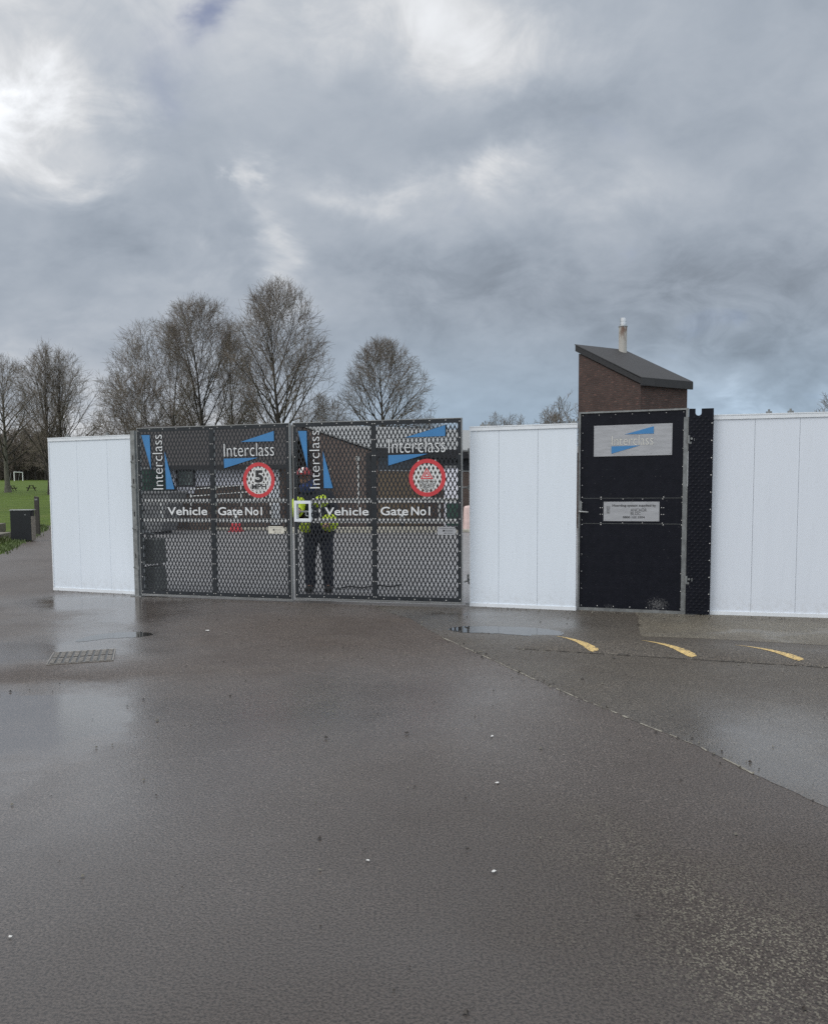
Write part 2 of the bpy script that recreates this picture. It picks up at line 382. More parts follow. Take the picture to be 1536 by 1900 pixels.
# ------------------------------------------------------------------ mesh helpers
class MB:
    def __init__(s): s.v = []; s.f = []; s.m = []
    def add(s, verts, faces, mi=0):
        o = len(s.v); s.v += [tuple(p) for p in verts]
        s.f += [tuple(i + o for i in f) for f in faces]; s.m += [mi] * len(faces)
    def box(s, x0, x1, y0, y1, z0, z1, mi=0):
        s.add([(x0, y0, z0), (x1, y0, z0), (x1, y1, z0), (x0, y1, z0), (x0, y0, z1), (x1, y0, z1), (x1, y1, z1), (x0, y1, z1)],
              [(3, 2, 1, 0), (4, 5, 6, 7), (0, 1, 5, 4), (1, 2, 6, 5), (2, 3, 7, 6), (3, 0, 4, 7)], mi)
    def hexa(s, bot, top, mi=0):
        s.add(list(bot) + list(top), [(3, 2, 1, 0), (4, 5, 6, 7), (0, 1, 5, 4), (1, 2, 6, 5), (2, 3, 7, 6), (3, 0, 4, 7)], mi)
    def prism_y(s, poly, y0, y1, mi=0):      # polygon in x,z (counter-clockwise seen from -y) given depth from y0 (front) to y1
        n = len(poly)
        s.add([(x, y0, z) for x, z in poly] + [(x, y1, z) for x, z in poly],
              [tuple(range(n)), tuple(range(2 * n - 1, n - 1, -1))] + [(i, i + n, (i + 1) % n + n, (i + 1) % n) for i in range(n)], mi)
    def prism_z(s, poly, z0, z1, mi=0):
        n = len(poly)
        s.add([(x, y, z0) for x, y in poly] + [(x, y, z1) for x, y in poly],
              [tuple(range(n - 1, -1, -1)), tuple(range(n, 2 * n))] + [(i, (i + 1) % n, (i + 1) % n + n, i + n) for i in range(n)], mi)
    def tube(s, pts, rad, sides=8, mi=0, cap=True):
        pts = [Vector(p) for p in pts]
        if not isinstance(rad, (list, tuple)): rad = [rad] * len(pts)
        o = len(s.v); ref = Vector((0, 0, 1))
        for i, p in enumerate(pts):
            tg = (pts[min(i + 1, len(pts) - 1)] - pts[max(i - 1, 0)]).normalized()
            r = ref if abs(tg.dot(ref)) < .95 else Vector((1, 0, 0))
            a = tg.cross(r).normalized(); b = tg.cross(a)
            for k in range(sides):
                q = 2 * math.pi * k / sides
                s.v.append(tuple(p + (a * math.cos(q) + b * math.sin(q)) * rad[i]))
        nf = 0
        for i in range(len(pts) - 1):
            for k in range(sides):
                k2 = (k + 1) % sides
                s.f.append((o + i * sides + k, o + i * sides + k2, o + (i + 1) * sides + k2, o + (i + 1) * sides + k)); nf += 1
        if cap:
            s.f.append(tuple(o + k for k in range(sides - 1, -1, -1))); s.f.append(tuple(o + (len(pts) - 1) * sides + k for k in range(sides))); nf += 2
        s.m += [mi] * nf
    def build(s, name, mats, parent=None, smooth=False, bevel=0, recalc=True):
        me = bpy.data.meshes.new(name)
        me.from_pydata(s.v, [], s.f)
        if not isinstance(mats, (list, tuple)): mats = [mats]
        for m in mats: me.materials.append(MAT[m] if isinstance(m, str) else m)
        me.polygons.foreach_set('material_index', s.m)
        if smooth: me.polygons.foreach_set('use_smooth', [True] * len(me.polygons))
        if recalc:
            bm = bmesh.new(); bm.from_mesh(me); bmesh.ops.recalc_face_normals(bm, faces=bm.faces); bm.to_mesh(me); bm.free()
        me.update()
        o = bpy.data.objects.new(name, me); COL.objects.link(o)
        if parent: o.parent = parent
        if bevel:
            b = o.modifiers.new('bevel', 'BEVEL'); b.width = bevel; b.segments = 2; b.limit_method = 'ANGLE'
        return o
def tag(o, label=None, cat=None, group=None, kind=None):
    if label: o['label'] = label
    if cat: o['category'] = cat
    if group: o['group'] = group
    if kind: o['kind'] = kind
    return o
def thing(name, label, cat, loc=(0, 0, 0), rz=0, group=None):
    o = bpy.data.objects.new(name, None); COL.objects.link(o)
    o.location = loc; o.rotation_euler = (0, 0, rz); o.empty_display_size = .2
    return tag(o, label, cat, group)
def bx(name, mats, parent, x0, x1, y0, y1, z0, z1, bevel=0):
    m = MB(); m.box(x0, x1, y0, y1, z0, z1); return m.build(name, mats, parent, bevel=bevel)
_txt = {}
def text_geo(body, offset):
    k = (body, offset)
    if k not in _txt:
        cu = bpy.data.curves.new('text', 'FONT'); cu.body = body; cu.offset = offset; cu.resolution_u = 4
        o = bpy.data.objects.new('text', cu); COL.objects.link(o)
        dg = bpy.context.evaluated_depsgraph_get(); dg.update()
        me = o.evaluated_get(dg).to_mesh()
        _txt[k] = ([tuple(v.co) for v in me.vertices], [tuple(p.vertices) for p in me.polygons])
        o.evaluated_get(dg).to_mesh_clear()
        bpy.data.objects.remove(o); bpy.data.curves.remove(cu)
    return _txt[k]
def lettering(name, body, parent, x0, x1, z0, z1, y, mat, offset=0., back=None, up=False, backpad=.02, skew=0.):
    v, f = text_geo(body, offset)
    xs = [p[0] for p in v]; ys = [p[1] for p in v]
    ax, bx_, ay, by = min(xs), max(xs), min(ys), max(ys)
    mb = MB()
    def place(v, yy):
        r = []
        for p in v:
            u = (p[0] - ax) / (bx_ - ax); t = (p[1] - ay) / (by - ay)
            if up: r.append((x1 - t * (x1 - x0), yy, z0 + u * (z1 - z0)))
            else: r.append((x0 + u * (x1 - x0), yy, z0 + t * (z1 - z0) + skew * u))
        return r
    mb.add(place(v, y), f)
    if back:
        v2, f2 = text_geo(body, offset + backpad)
        mb.add(place(v2, y + .0015), f2, 1)
    return mb.build(name, [mat, back] if back else mat, parent, recalc=False)
def ring_pts(cx, cz, r, n=48): return [(cx + r * math.cos(2 * math.pi * i / n), cz + r * math.sin(2 * math.pi * i / n)) for i in range(n)]
def annulus(cx, cz, r0, r1, y0, y1, n=56, rz=1.0):
    mb = MB()
    a = [(cx + r0 * math.cos(2 * math.pi * i / n), cz + r0 * rz * math.sin(2 * math.pi * i / n)) for i in range(n)]
    b = [(cx + r1 * math.cos(2 * math.pi * i / n), cz + r1 * rz * math.sin(2 * math.pi * i / n)) for i in range(n)]
    for i in range(n):
        j = (i + 1) % n
        mb.hexa([(a[i][0], y0, a[i][1]), (b[i][0], y0, b[i][1]), (b[j][0], y0, b[j][1]), (a[j][0], y0, a[j][1])],
                [(a[i][0], y1, a[i][1]), (b[i][0], y1, b[i][1]), (b[j][0], y1, b[j][1]), (a[j][0], y1, a[j][1])])
    return mb
def lattice(x0, x1, z0, z1, keep, cw=.0555, ch=.112, hole=.71, y0=0., y1=.004):
    mb = MB()
    nx = int((x1 - x0) / cw * 2) + 2; nz = int((z1 - z0) / ch * 2) + 2
    for i in range(nx):
        for j in range(nz):
            if (i + j) % 2: continue
            cx, cz = x0 + i * cw / 2, z0 + j * ch / 2
            if not keep(cx, cz): continue
            o = [(cx + cw / 2, cz), (cx, cz + ch / 2), (cx - cw / 2, cz), (cx, cz - ch / 2)]
            h = [(cx + (p[0] - cx) * hole, cz + (p[1] - cz) * hole) for p in o]
            vs = [(p[0], y0, p[1]) for p in o] + [(p[0], y0, p[1]) for p in h] + [(p[0], y1, p[1]) for p in o] + [(p[0], y1, p[1]) for p in h]
            fs = []
            for k in range(4):
                k2 = (k + 1) % 4
                fs += [(k, 4 + k, 4 + k2, k2), (8 + k, 8 + k2, 12 + k2, 12 + k), (4 + k, 12 + k, 12 + k2, 4 + k2)]
            mb.add(vs, fs)
    return mb
def disc_rivet(mb, x, z, y, r=.0075, mi=1):
    n = 8
    mb.add([(x + r * math.cos(2 * math.pi * i / n), y, z + r * math.sin(2 * math.pi * i / n)) for i in range(n)] + [(x, y - .004, z)],
           [(i, (i + 1) % n, n) for i in range(n)], mi)
def tri_emblem(parent, pts, y, back=True, mat='blue'):
    mb = MB(); mb.prism_y(pts, y - .003, y)
    if back:
        c = (sum(p[0] for p in pts) / 3, sum(p[1] for p in pts) / 3)
        mb.prism_y([(c[0] + (p[0] - c[0]) * 1.09, c[1] + (p[1] - c[1]) * 1.09) for p in pts], y + .0005, y + .002, 1)
        return mb.build('triangle_emblem', [mat, 'black'], parent)
    return mb.build('triangle_emblem', mat, parent)

# ================================================================== THE GROUND
def rise(y): 
    t = max(0., y - 40.); return .0295 * t * min(1, t / 6) if y < 330 else .0295 * 290
g = MB()
ys = [-40, -10, 5, 15, 25, 32, 38, 40, 42, 44, 46, 50, 56, 64, 75, 90, 110, 135, 160, 190, 225, 270, 330, 420, 600, 900, 1500]
xs = [-900, -500, -300, -200, -120, -80, -50, -30, -20, -10, 0, 10, 20, 35, 60, 100, 180, 300, 500, 900]
for y in ys:
    for x in xs: g.v.append((x, y, rise(y) - .012))
for j in range(len(ys) - 1):
    for i in range(len(xs) - 1):
        a = j * len(xs) + i; g.f.append((a, a + 1, a + 1 + len(xs), a + len(xs))); g.m.append(0)
tag(g.build('field_ground', 'grass', smooth=True), kind='structure')

edge = [(-11.5, -12), (-10.6, 8), (-10.2, 19.8), (-11.2, 22.5), (-12.0, 24.6), (-12.9, 27.2), (-14.2, 30.5), (-16.0, 35.3), (-17.8, 39)]
el_pts = []
for (x0, y0), (x1, y1) in zip(edge, edge[1:]):
    n = max(2, int(abs(y1 - y0) / .5))
    for k in range(n):
        f = k / n; el_pts.append((x0 + (x1 - x0) * f + rnd.uniform(-.09, .09), y0 + (y1 - y0) * f))
poly = el_pts + [(-17.8, 39), (30, 39), (30, -12)]
a = MB(); a.add([(x, y, 0) for x, y in poly], [tuple(range(len(poly)))])
tag(a.build('asphalt_ground', 'asphalt'), kind='structure')

yard = [(-5.4, 12.5), (-3.9, 11.62), (.7, 10.42), (3.4, 9.65), (7, 8.9), (16, 8.9), (16, 33), (-12.5, 33), (-9, 24)]
a = MB(); a.add([(x, y, .0008) for x, y in yard], [tuple(range(len(yard)))])
tag(a.build('yard_ground', 'yard'), kind='structure')

seam = [(-.49, 10.40), (-.40, 10.0), (-.05, 9.34), (.3, 8.04), (.63, 7.12), (.96, 6.16), (1.23, 5.48), (1.45, 4.95), (1.63, 4.52), (1.75, 4.08), (1.9, 3.63), (2.15, 2.9)]
sm = []
for (x0, y0), (x1, y1) in zip(seam, seam[1:]):
    n = max(2, int(math.hypot(x1 - x0, y1 - y0) / .06))
    for k in range(n):
        f = k / n; sm.append((x0 + (x1 - x0) * f + rnd.uniform(-.006, .006), y0 + (y1 - y0) * f))
poly = sm + [(2.6, 1.5), (12, 1.5), (12, 7.6), (3.36, 9.62), (.66, 10.39)]
a = MB(); a.add([(x, y, .0012) for x, y in poly], [tuple(range(len(poly)))])
tag(a.build('asphalt_patch', 'patch'), kind='structure')
j = MB()
for k in range(len(sm) - 1):
    (x0, y0), (x1, y1) = sm[k], sm[k + 1]
    if y0 > 8.2 or y0 < 4.1: continue
    wd = .002 + .004 * max(0, math.sin(k * .37)) + rnd.uniform(0, .004)
    if rnd.random() < .2: continue
    j.add([(x0 - wd, y0, .0022), (x0 + wd, y0 + .008, .0022), (x1 + wd, y1 + .008, .0022), (x1 - wd, y1, .0022)], [(0, 1, 2, 3)])
tag(j.build('asphalt_joint', 'crack'), kind='structure')
apron = [(2.66, 9.72), (2.63, 9.40), (2.50, 8.95), (2.32, 8.25), (2.30, 8.08), (2.84, 7.95), (3.9, 7.55), (7, 6.5), (12, 5), (12, 7.5), (3.36, 9.60)]
a = MB(); a.add([(x, y, .0024) for x, y in apron], [tuple(range(len(apron)))])
tag(a.build('asphalt_apron', 'apron'), kind='structure')

# speed hump across the entrance
HE, HN, H0 = Vector((.940, -.341)), Vector((.341, .940)), Vector((.93, 7.50))
def hump_h(s, t):
    if s < 0 or s > 7 or t < 0 or t > .8: return 0.
    p = math.sin(math.pi * min(1, t / .8)) ** .75
    return .046 * p * min(1, (s / .25)) ** .6
hm = MB(); S, T = 120, 16
for i in range(S + 1):
    for k in range(T + 1):
        s, t = 6.5 * i / S, .8 * k / T
        jit = .012 * math.sin(i * .9) + rnd.uniform(-.008, .008) if k == 0 else 0
        p = H0 + HE * s + HN * (t + jit)
        hm.v.append((p.x, p.y, .0016 + hump_h(s, t)))
for i in range(S):
    for k in range(T):
        a0 = i * (T + 1) + k; hm.f.append((a0, a0 + T + 1, a0 + T + 2, a0 + 1)); hm.m.append(0)
tag(hm.build('speed_hump', 'patch', smooth=True), kind='structure')
e = MB()
for i in range(110):
    s0, s1 = 6.5 * i / 110, 6.5 * (i + 1) / 110
    wd0, wd1 = [.020 + .006 * math.sin(q * 2.1) ** 2 + rnd.uniform(-.008, .006) for q in (s0, s1)]
    if rnd.random() < .22: continue
    q = [H0 + HE * s0 - HN * .022, H0 + HE * s1 - HN * .022, H0 + HE * s1 + HN * (wd1 - .026), H0 + HE * s0 + HN * (wd0 - .026)]
    e.add([(p.x, p.y, .0040) for p in q], [(0, 1, 2, 3)])
tag(e.build('asphalt_crack', 'gap'), kind='structure')
def arrow_mark(tip, end, bow, wid):
    tip, end = Vector(tip), Vector(end); dv = end - tip; nv = Vector((-dv.y, dv.x)).normalized()
    mb = MB(); n = 22
    for i in range(n + 1):
        f = i / n
        c = tip + dv * f + nv * bow * math.sin(math.pi * f)
        hw = wid * (.06 + .94 * f ** .8)
        if f > .9: hw *= 1 - ((f - .9) / .1) ** 2 * .45
        hw *= rnd.uniform(.86, 1.08)
        for sgn in (-1, -.33, .33, 1):
            p = c + nv * sgn * hw; r_ = p - H0
            mb.v.append((p.x, p.y, .0040 + hump_h(r_.dot(HE), r_.dot(HN))))
    for i in range(n):
        for k in range(3):
            a0 = i * 4 + k; mb.f.append((a0, a0 + 4, a0 + 5, a0 + 1)); mb.m.append(0)
    return mb
for tip, end in (((1.40, 7.90), (1.65, 7.28)), ((2.17, 7.66), (2.45, 7.00)), ((2.97, 7.42), (3.28, 6.77))):
    tag(arrow_mark(tip, end, .03, .056).build('road_marking', 'yellow'), kind='structure')
# puddles
def puddle(pts, z):
    q = []
    n = len(pts)
    for i in range(n):      # closed Catmull-Rom outline
        p0, p1, p2, p3 = [Vector(pts[(i + k) % n]) for k in (-1, 0, 1, 2)]
        for k in range(8):
            t = k / 8
            p = .5 * ((2 * p1) + (p2 - p0) * t + (2 * p0 - 5 * p1 + 4 * p2 - p3) * t * t + (3 * p1 - p0 - 3 * p2 + p3) * t ** 3)
            q.append((p.x + rnd.uniform(-.012, .012), p.y + rnd.uniform(-.02, .02)))
    a = MB(); a.add([(x, y, z) for x, y in q], [tuple(range(len(q)))])
    return tag(a.build('puddle_water', 'water'), kind='structure')
puddle([(.37, 8.56), (.48, 8.74), (.77, 8.76), (1.12, 8.70), (1.39, 8.57), (1.55, 8.36), (1.46, 8.16), (1.16, 8.15), (.84, 8.29), (.51, 8.38)], .0036)
puddle([(-3.40, 8.00), (-3.36, 8.30), (-3.22, 8.47), (-2.94, 8.54), (-2.73, 8.37), (-2.84, 8.22), (-3.11, 8.15), (-3.28, 7.99)], .0012)

# kerbs of the bed inside the yard
for y0, xa, xb in ((32.4, -8.2, 5.0), (29.9, -5.0, 3.2)):
    k = MB(); k.box(xa, xb, y0, y0 + .14, 0, .12)
    tag(k.build('kerb_ground', 'kerb', bevel=.02), kind='structure')

# ================================================================== HOARDINGS
def hoarding(label, loc, rz, joints, h, mat, side_end=False, caps=()):
    t = thing('hoarding', label, 'hoarding', (loc[0], loc[1], 0), rz, 'white hoarding sections')
    for a_, b_ in zip(joints, joints[1:]):
        bx('panel', mat, t, a_ + .0016, b_ - .0016, 0.004, .038, .035, h - .035)
    bx('backing_board', 'galv', t, joints[0] + .01, joints[-1] - .01, .040, .060, .04, h - .04)
    m = MB(); m.box(joints[0] - .004, joints[-1] + .004, -.008, .062, h - .050, h)
    m.box(joints[0] - .004, joints[-1] + .004, -.012, .066, h - .006, h + .006)
    m.build('top_cap', 'trim', t)
    m = MB(); m.box(joints[0] - .004, joints[-1] + .004, -.010, .062, .0, .045); m.build('bottom_trim', 'trim', t)
    m = MB(); m.box(joints[0] - .006, joints[0] + .012, -.0035, .064, .05, h - .055); m.build('end_trim', 'trim', t)
    if side_end:
        m = MB(); m.box(joints[-1] - .030, joints[-1] + .006, -.0035, .064, .05, h - .055); m.build('end_trim', 'trim', t)
    for cx in caps:
        m = MB(); m.box(cx - .03, cx + .03, .01, .05, h + .007, h + .03); m.tube([(cx, .03, h + .028), (cx, .03, h + .055)], .012)
        m.build('clamp', 'galv', t)
    # props and ballast behind the boards
    for px in (joints[0] + .35, joints[-1] - .35):
        m = MB(); m.tube([(px, .07, h * .8), (px, 1.1, .12)], .024); m.build('prop', 'galv', t)
    return t
hoarding('short white three board hoarding standing alone left of the vehicle gates', (-5.558, 12.399), R(-22.07), [0, .552, 1.131, 1.60], 2.325, 'white', True, (.35, 1.12))
hoarding('white three board hoarding between the mesh vehicle gate and black pedestrian gate', (.719, 10.347), R(-18.84), [0, .373, .866, 1.345], 2.293, 'white', False, (.16, .24, 1.30))
hr = hoarding('long wrinkled white hoarding running off to the right of the black filler panel', (3.36, 9.55), R(-14.08), [0, .601, 1.08, 1.62, 2.16, 2.72, 3.3, 3.9, 4.5, 5.1, 5.7], 2.345, 'white2', False, (.75, .98, 1.9))

# ================================================================== VEHICLE GATES
def wordmark(t, x0, x1, z0, z1, y, mat='lett', back='black'):
    return lettering('lettering', 'Interclass', t, x0, x1, z0, z1, y, mat, -.012, back, backpad=.03)
def mesh_gate(label, loc, rz, W, z0, z1, mid, cut=None):
    t = thing('vehicle_gate', label, 'gate', (loc[0], loc[1], 0), rz, 'vehicle gate leaves')
    def keep(cx, cz):
        if cx - .03 < 0 or cx + .03 > W or cz - .058 < z0 or cz + .058 > z1: return False
        if cut and cut[0] < cx < cut[1] and cut[2] < cz < cut[3]: return False
        return True
    lattice(.028, W, z0 + .06, z1, keep).build('mesh_infill', 'strand', t, recalc=False)
    b = MB()
    bw, bt = .052, .062
    b.box(0.010, bw, -.006, -.002, z0 + .012, z1 - .012); b.box(W - bw, W - .010, -.006, -.002, z0 + .012, z1 - .012)
    b.box(bw, W - bw, -.006, -.002, z1 - bt, z1 - .012); b.box(bw, W - bw, -.006, -.002, z0 + .012, z0 + bt)
    b.box(mid - .036, mid + .036, -.0055, -.002, z0 + bt, z1 - bt)
    nz = 12
    for k in range(nz):
        zz = z0 + .045 + (z1 - z0 - .09) * k / (nz - 1)
        for xx in (.028, W - .028): disc_rivet(b, xx, zz, -.006)
        for xx in (mid - .016, mid + .016): disc_rivet(b, xx, zz, -.0055 if 0 < k < nz - 1 else -.006)
    for k in range(1, 11):
        xx = W * k / 11
        for zz in (z0 + .028, z1 - .028): disc_rivet(b, xx, zz, -.006)
    b.build('border_strip', ['black', 'rivet'], t, recalc=False)
    f = MB()
    f.box(0, .035, .008, .048, z0, z1); f.box(W - .035, W, .008, .048, z0, z1)
    f.box(.035, W - .035, .008, .048, z1 - .035, z1); f.box(.035, W - .035, .008, .048, z0, z0 + .035)
    f.box(mid - .02, mid + .02, .008, .048, z0 + .035, z1 - .035)
    f.box(0, .007, -.006, .008, z0, z1); f.box(W - .007, W, -.006, .008, z0, z1)
    f.box(.007, W - .007, -.006, .008, z1 - .007, z1); f.box(.007, W - .007, -.006, .008, z0, z0 + .006)
    f.build('gate_frame', 'alu', t)
    for (ra, rb) in ((1.340, 1.398), (1.073, 1.130)):
        xs_ = [.036, mid - .021, mid + .021, W - .036]
        if cut and cut[2] < ra < cut[3]: xs_[0] = cut[1]
        m = MB(); m.box(xs_[0], xs_[1], .012, .044, ra, rb); m.box(xs_[2], xs_[3], .012, .044, ra, rb)
        m.build('cross_rail', 'rail', t)
    for xx in (.36, W - .30):
        m = MB(); m.box(xx - .012, xx + .012, .010, .042, 1.131, 1.339); m.build('rail_spacer', 'rail', t)
    m = MB(); m.box(.0, W, .012, .030, z0 - .022, z0 - .001); m.build('bottom_strip', 'alu', t)
    return t
def small_sign(t, x0, x1, z0, z1, mat, y=-.009):
    p = MB(); p.prism_y([(x0, z0), (x1 - .03, z0), (x1, (z0 + z1) / 2), (x1 - .03, z1), (x0, z1)], y - .003, y)
    s = p.build('supplier_sign', mat, t)
    w_, h_ = x1 - x0, z1 - z0
    lettering('lettering', 'Hoarding system supplied by', s, x0 + .12 * w_, x1 - .10 * w_, z0 + .74 * h_, z0 + .84 * h_, y - .0045, 'ink', .01)
    lettering('lettering', 'ANCHOR BLOC', s, x0 + .42 * w_, x1 - .2 * w_, z0 + .44 * h_, z0 + .58 * h_, y - .0045, 'ink', .0)
    lettering('lettering', '0800 122 3304', s, x0 + .34 * w_, x1 - .22 * w_, z0 + .17 * h_, z0 + .27 * h_, y - .0045, 'ink', .01)
    e_ = MB(); e_.box(x0 + .28 * w_, x0 + .38 * w_, y - .0045, y - .0035, z0 + .42 * h_, z0 + .62 * h_); e_.build('logo', 'ink', s)
    return s
YL = -.010
# ---- left leaf
gl = mesh_gate('left black mesh vehicle gate leaf with the round speed limit sign', (-3.92, 11.55), R(-17.53), 2.385, .035, 2.402, 1.205)
for pts in ([(1.658, 2.167), (2.161, 2.165), (2.160, 2.300)], [(1.396, 1.946), (1.401, 1.816), (1.915, 1.951)], [(.087, 2.301), (.230, 1.811), (.223, 2.298)], [(.470, 1.536), (.602, 1.535), (.460, 2.062)]):
    tri_emblem(gl, pts, YL)
wordmark(gl, 1.399, 2.159, 1.972, 2.147, YL - .001)
lettering('lettering', 'Interclass', gl, .262, .422, 1.534, 2.300, YL - .001, 'lett', -.012, 'black', up=True, backpad=.03)
lettering('lettering', 'Vehicle', gl, .479, 1.118, 1.172, 1.284, YL, 'lett', .014, 'black', backpad=.02)
lettering('lettering', 'Gate', gl, 1.286, 1.667, 1.172, 1.284, YL, 'lett', .014, 'black', backpad=.02)
lettering('lettering', 'No1', gl, 1.708, 1.963, 1.172, 1.284, YL, 'lett', .014, 'black', backpad=.02)
small_sign(gl, 2.053, 2.300, .927, 1.026, 'cream')
def round_sign(t, cx, cz, r1, r0):
    an = annulus(cx, cz, r0, r1, YL - .004, YL); s = an.build('round_sign', 'red', t)
    lattice(.028, 2.4, .095, 2.4, lambda x, z: (x - cx) ** 2 + (z - cz) ** 2 < (r0 + .035) ** 2, hole=.62, y0=YL + .001, y1=YL + .004).build('sign_face', 'whitep', s, recalc=False)
    return s
s5 = round_sign(gl, 1.924, 1.648, .238, .188)
lettering('lettering', '5', s5, 1.862, 1.992, 1.614, 1.782, YL - .003, 'ink', .045, 'whitep', backpad=.05)
lettering('lettering', 'MPH', s5, 1.815, 2.037, 1.522, 1.600, YL - .003, 'ink', .03, 'whitep', backpad=.09)
# ---- right leaf, with a square hand hole in a white frame
gr = mesh_gate('right black mesh vehicle gate leaf with the hazard lights sign and square hand hole', (-1.60, 10.81), R(-14.71), 2.285, .058, 2.402, 1.125, (.02, .235, 1.10, 1.355))
for pts in ([(1.549, 2.171), (2.073, 2.177), (2.074, 2.313)], [(1.322, 1.950), (1.323, 1.817), (1.844, 1.959)], [(.081, 2.290), (.209, 1.796), (.204, 2.287)], [(.436, 1.534), (.561, 1.533), (.429, 2.021)]):
    tri_emblem(gr, pts, YL)
wordmark(gr, 1.326, 2.074, 1.976, 2.160, YL - .001)
lettering('lettering', 'Interclass', gr, .241, .380, 1.531, 2.290, YL - .001, 'lett', -.012, 'black', up=True, backpad=.03)
lettering('lettering', 'Vehicle', gr, .443, 1.051, 1.173, 1.278, YL, 'lett', .014, 'black', backpad=.02)
lettering('lettering', 'Gate', gr, 1.213, 1.585, 1.175, 1.287, YL, 'lett', .014, 'black', backpad=.02)
lettering('lettering', 'No1', gr, 1.623, 1.873, 1.175, 1.287, YL, 'lett', .014, 'black', backpad=.02)
small_sign(gr, 1.968, 2.221, .927, 1.030, 'plate')
sh = round_sign(gr, 1.837, 1.655, .240, .188)
tp = MB()
for k0, k1 in ((1.0, .72), (.52, .26)):
    c_ = (1.832, 1.688); R3 = .098
    def tri(k): return [(c_[0] + R3 * k * math.cos(a), c_[1] + R3 * k * math.sin(a)) for a in (R(90), R(210), R(330))]
    A_, B_ = tri(k0), tri(k1)
    for i in range(3):
        j_ = (i + 1) % 3
        tp.hexa([(A_[i][0], YL - .004, A_[i][1]), (A_[j_][0], YL - .004, A_[j_][1]), (B_[j_][0], YL - .004, B_[j_][1]), (B_[i][0], YL - .004, B_[i][1])],
                [(A_[i][0], YL - .002, A_[i][1]), (A_[j_][0], YL - .002, A_[j_][1]), (B_[j_][0], YL - .002, B_[j_][1]), (B_[i][0], YL - .002, B_[i][1])])
tp.prism_y([(c_[0] + 1.12 * R3 * math.cos(a), c_[1] + 1.12 * R3 * math.sin(a)) for a in (R(210), R(330), R(90))], YL - .0015, YL - .0005, 1)
tp.build('hazard_symbol', ['red', 'whitep'], sh)
for body, xa, xb, za, zb in (('SWITCH', 1.738, 1.942, 1.591, 1.623), ('HAZARD', 1.738, 1.939, 1.555, 1.587), ('LIGHTS', 1.746, 1.925, 1.517, 1.549), ('ON', 1.794, 1.876, 1.480, 1.512)):
    lettering('lettering', body, sh, xa, xb, za, zb, YL - .003, 'ink', .0, 'whitep', backpad=.05)
wf = MB()
wf.box(.010, .046, -.016, .052, 1.089, 1.369); wf.box(.219, .248, -.016, .052, 1.089, 1.369)
wf.box(.046, .219, -.016, .052, 1.329, 1.369); wf.box(.046, .219, -.016, .052, 1.089, 1.125)
wf.build('hand_hole_frame', 'trim', gr)
m = MB(); m.tube([(.03, .10, 1.222), (.30, .10, 1.222)], .011); m.tube([(.13, .10, 1.222), (.13, .10, 1.17), (.16, .10, 1.16)], .010); m.build('slide_bolt', 'alu', gr)

# ---- gate posts
def gate_post(label, x, y, rz, h, w_=.075, hinges=(), side=1):
    t = thing('gate_post', label, 'gate post', (x, y, 0), rz, 'galvanised gate posts')
    m = MB(); m.box(-w_ / 2, w_ / 2, -.03, .05, 0, h); m.build('post_tube', 'galv', t)
    m = MB(); m.box(-.09, .09, -.06, .10, 0.0, .012); m.build('base_plate', 'galv', t)
    m = MB(); m.box(-w_ / 2 - .003, w_ / 2 + .003, -.033, .053, h, h + .008); m.build('post_cap', 'alu', t)
    for z in hinges:
        m = MB(); m.tube([(side * .045, -.035, z - .035), (side * .045, -.035, z + .035)], .013)
        m.box(-.03, .055, -.042, -.031, z - .012, z + .012); m.tube([(-.02, -.05, z), (-.02, -.028, z)], .011)
        m.build('hinge', 'galv', t)
    for z in (.55, 1.15, 1.62, 1.95):
        m = MB(); m.box(-.006, .012, -.0315, -.0305, z, z + .07); m.build('slot', 'fascia', t)
    return t
gate_post('slim galvanised hinge post between the short white hoarding and the left gate leaf', -3.985, 11.60, R(-17.5), 2.36, .07, (.42, .98, 1.58, 1.93))
t = gate_post('slim galvanised hinge post in the open gap right of the right gate leaf', .770, 10.56, R(-15), 2.05, .02, (.30, 1.53, 2.0), -1)
for z in (1.53, 2.0):
    m = MB(); m.tube([(-.17, .0, z), (.0, .0, z)], .011)
    m.build('hinge_arm', 'galv', t)
# drop bolt with foot in the gap
t = thing('gate_stay', 'small dark galvanised drop stay low in the gap beside the mesh gate', 'gate stay', (.655, 10.50, 0), R(-15))
m = MB(); m.tube([(.0, 0, .30), (.05, 0, .32), (.09, 0, .27)], .012); m.build('stay_arm', 'galv', t)
m = MB(); m.tube([(.05, 0, .30), (.05, 0, .40)], .014); m.build('stay_pin', 'galv', t)

# ================================================================== PEDESTRIAN GATE
t = thing('pedestrian_gate', 'solid black pedestrian gate with two silver sign plates and lever handle', 'gate', (2.03, 9.97, 0), R(-19.83))
W_ = 1.252
f = MB()
f.box(-.004, .018, -.012, .05, 0, 2.434); f.box(W_ - .016, W_ + .012, -.012, .05, -.0, 2.434)
f.box(.018, W_ - .016, -.012, .05, 2.414, 2.434); f.box(.018, W_ - .016, -.012, .05, .0, .038)
f.build('gate_frame', 'galv', t)
b = MB(); b.box(.0185, W_ - .0165, .0, .018, .0385, 2.4135)
nx_, nz_ = 25, 58
for i in range(nx_):
    for k in range(nz_):
        if (i + k) % 2: continue
        cx, cz = .05 + (W_ - .1) * i / (nx_ - 1), .08 + 2.29 * k / (nz_ - 1)
        s_ = .011
        dxx, dzz = (s_, s_ * .45) if k % 2 else (s_ * .45, s_)
        o = [(cx - dxx, -.0005, cz), (cx, -.0005, cz - dzz), (cx + dxx, -.0005, cz), (cx, -.0005, cz + dzz), (cx, -.0028, cz)]
        b.add(o, [(0, 1, 4), (1, 2, 4), (2, 3, 4), (3, 0, 4)])
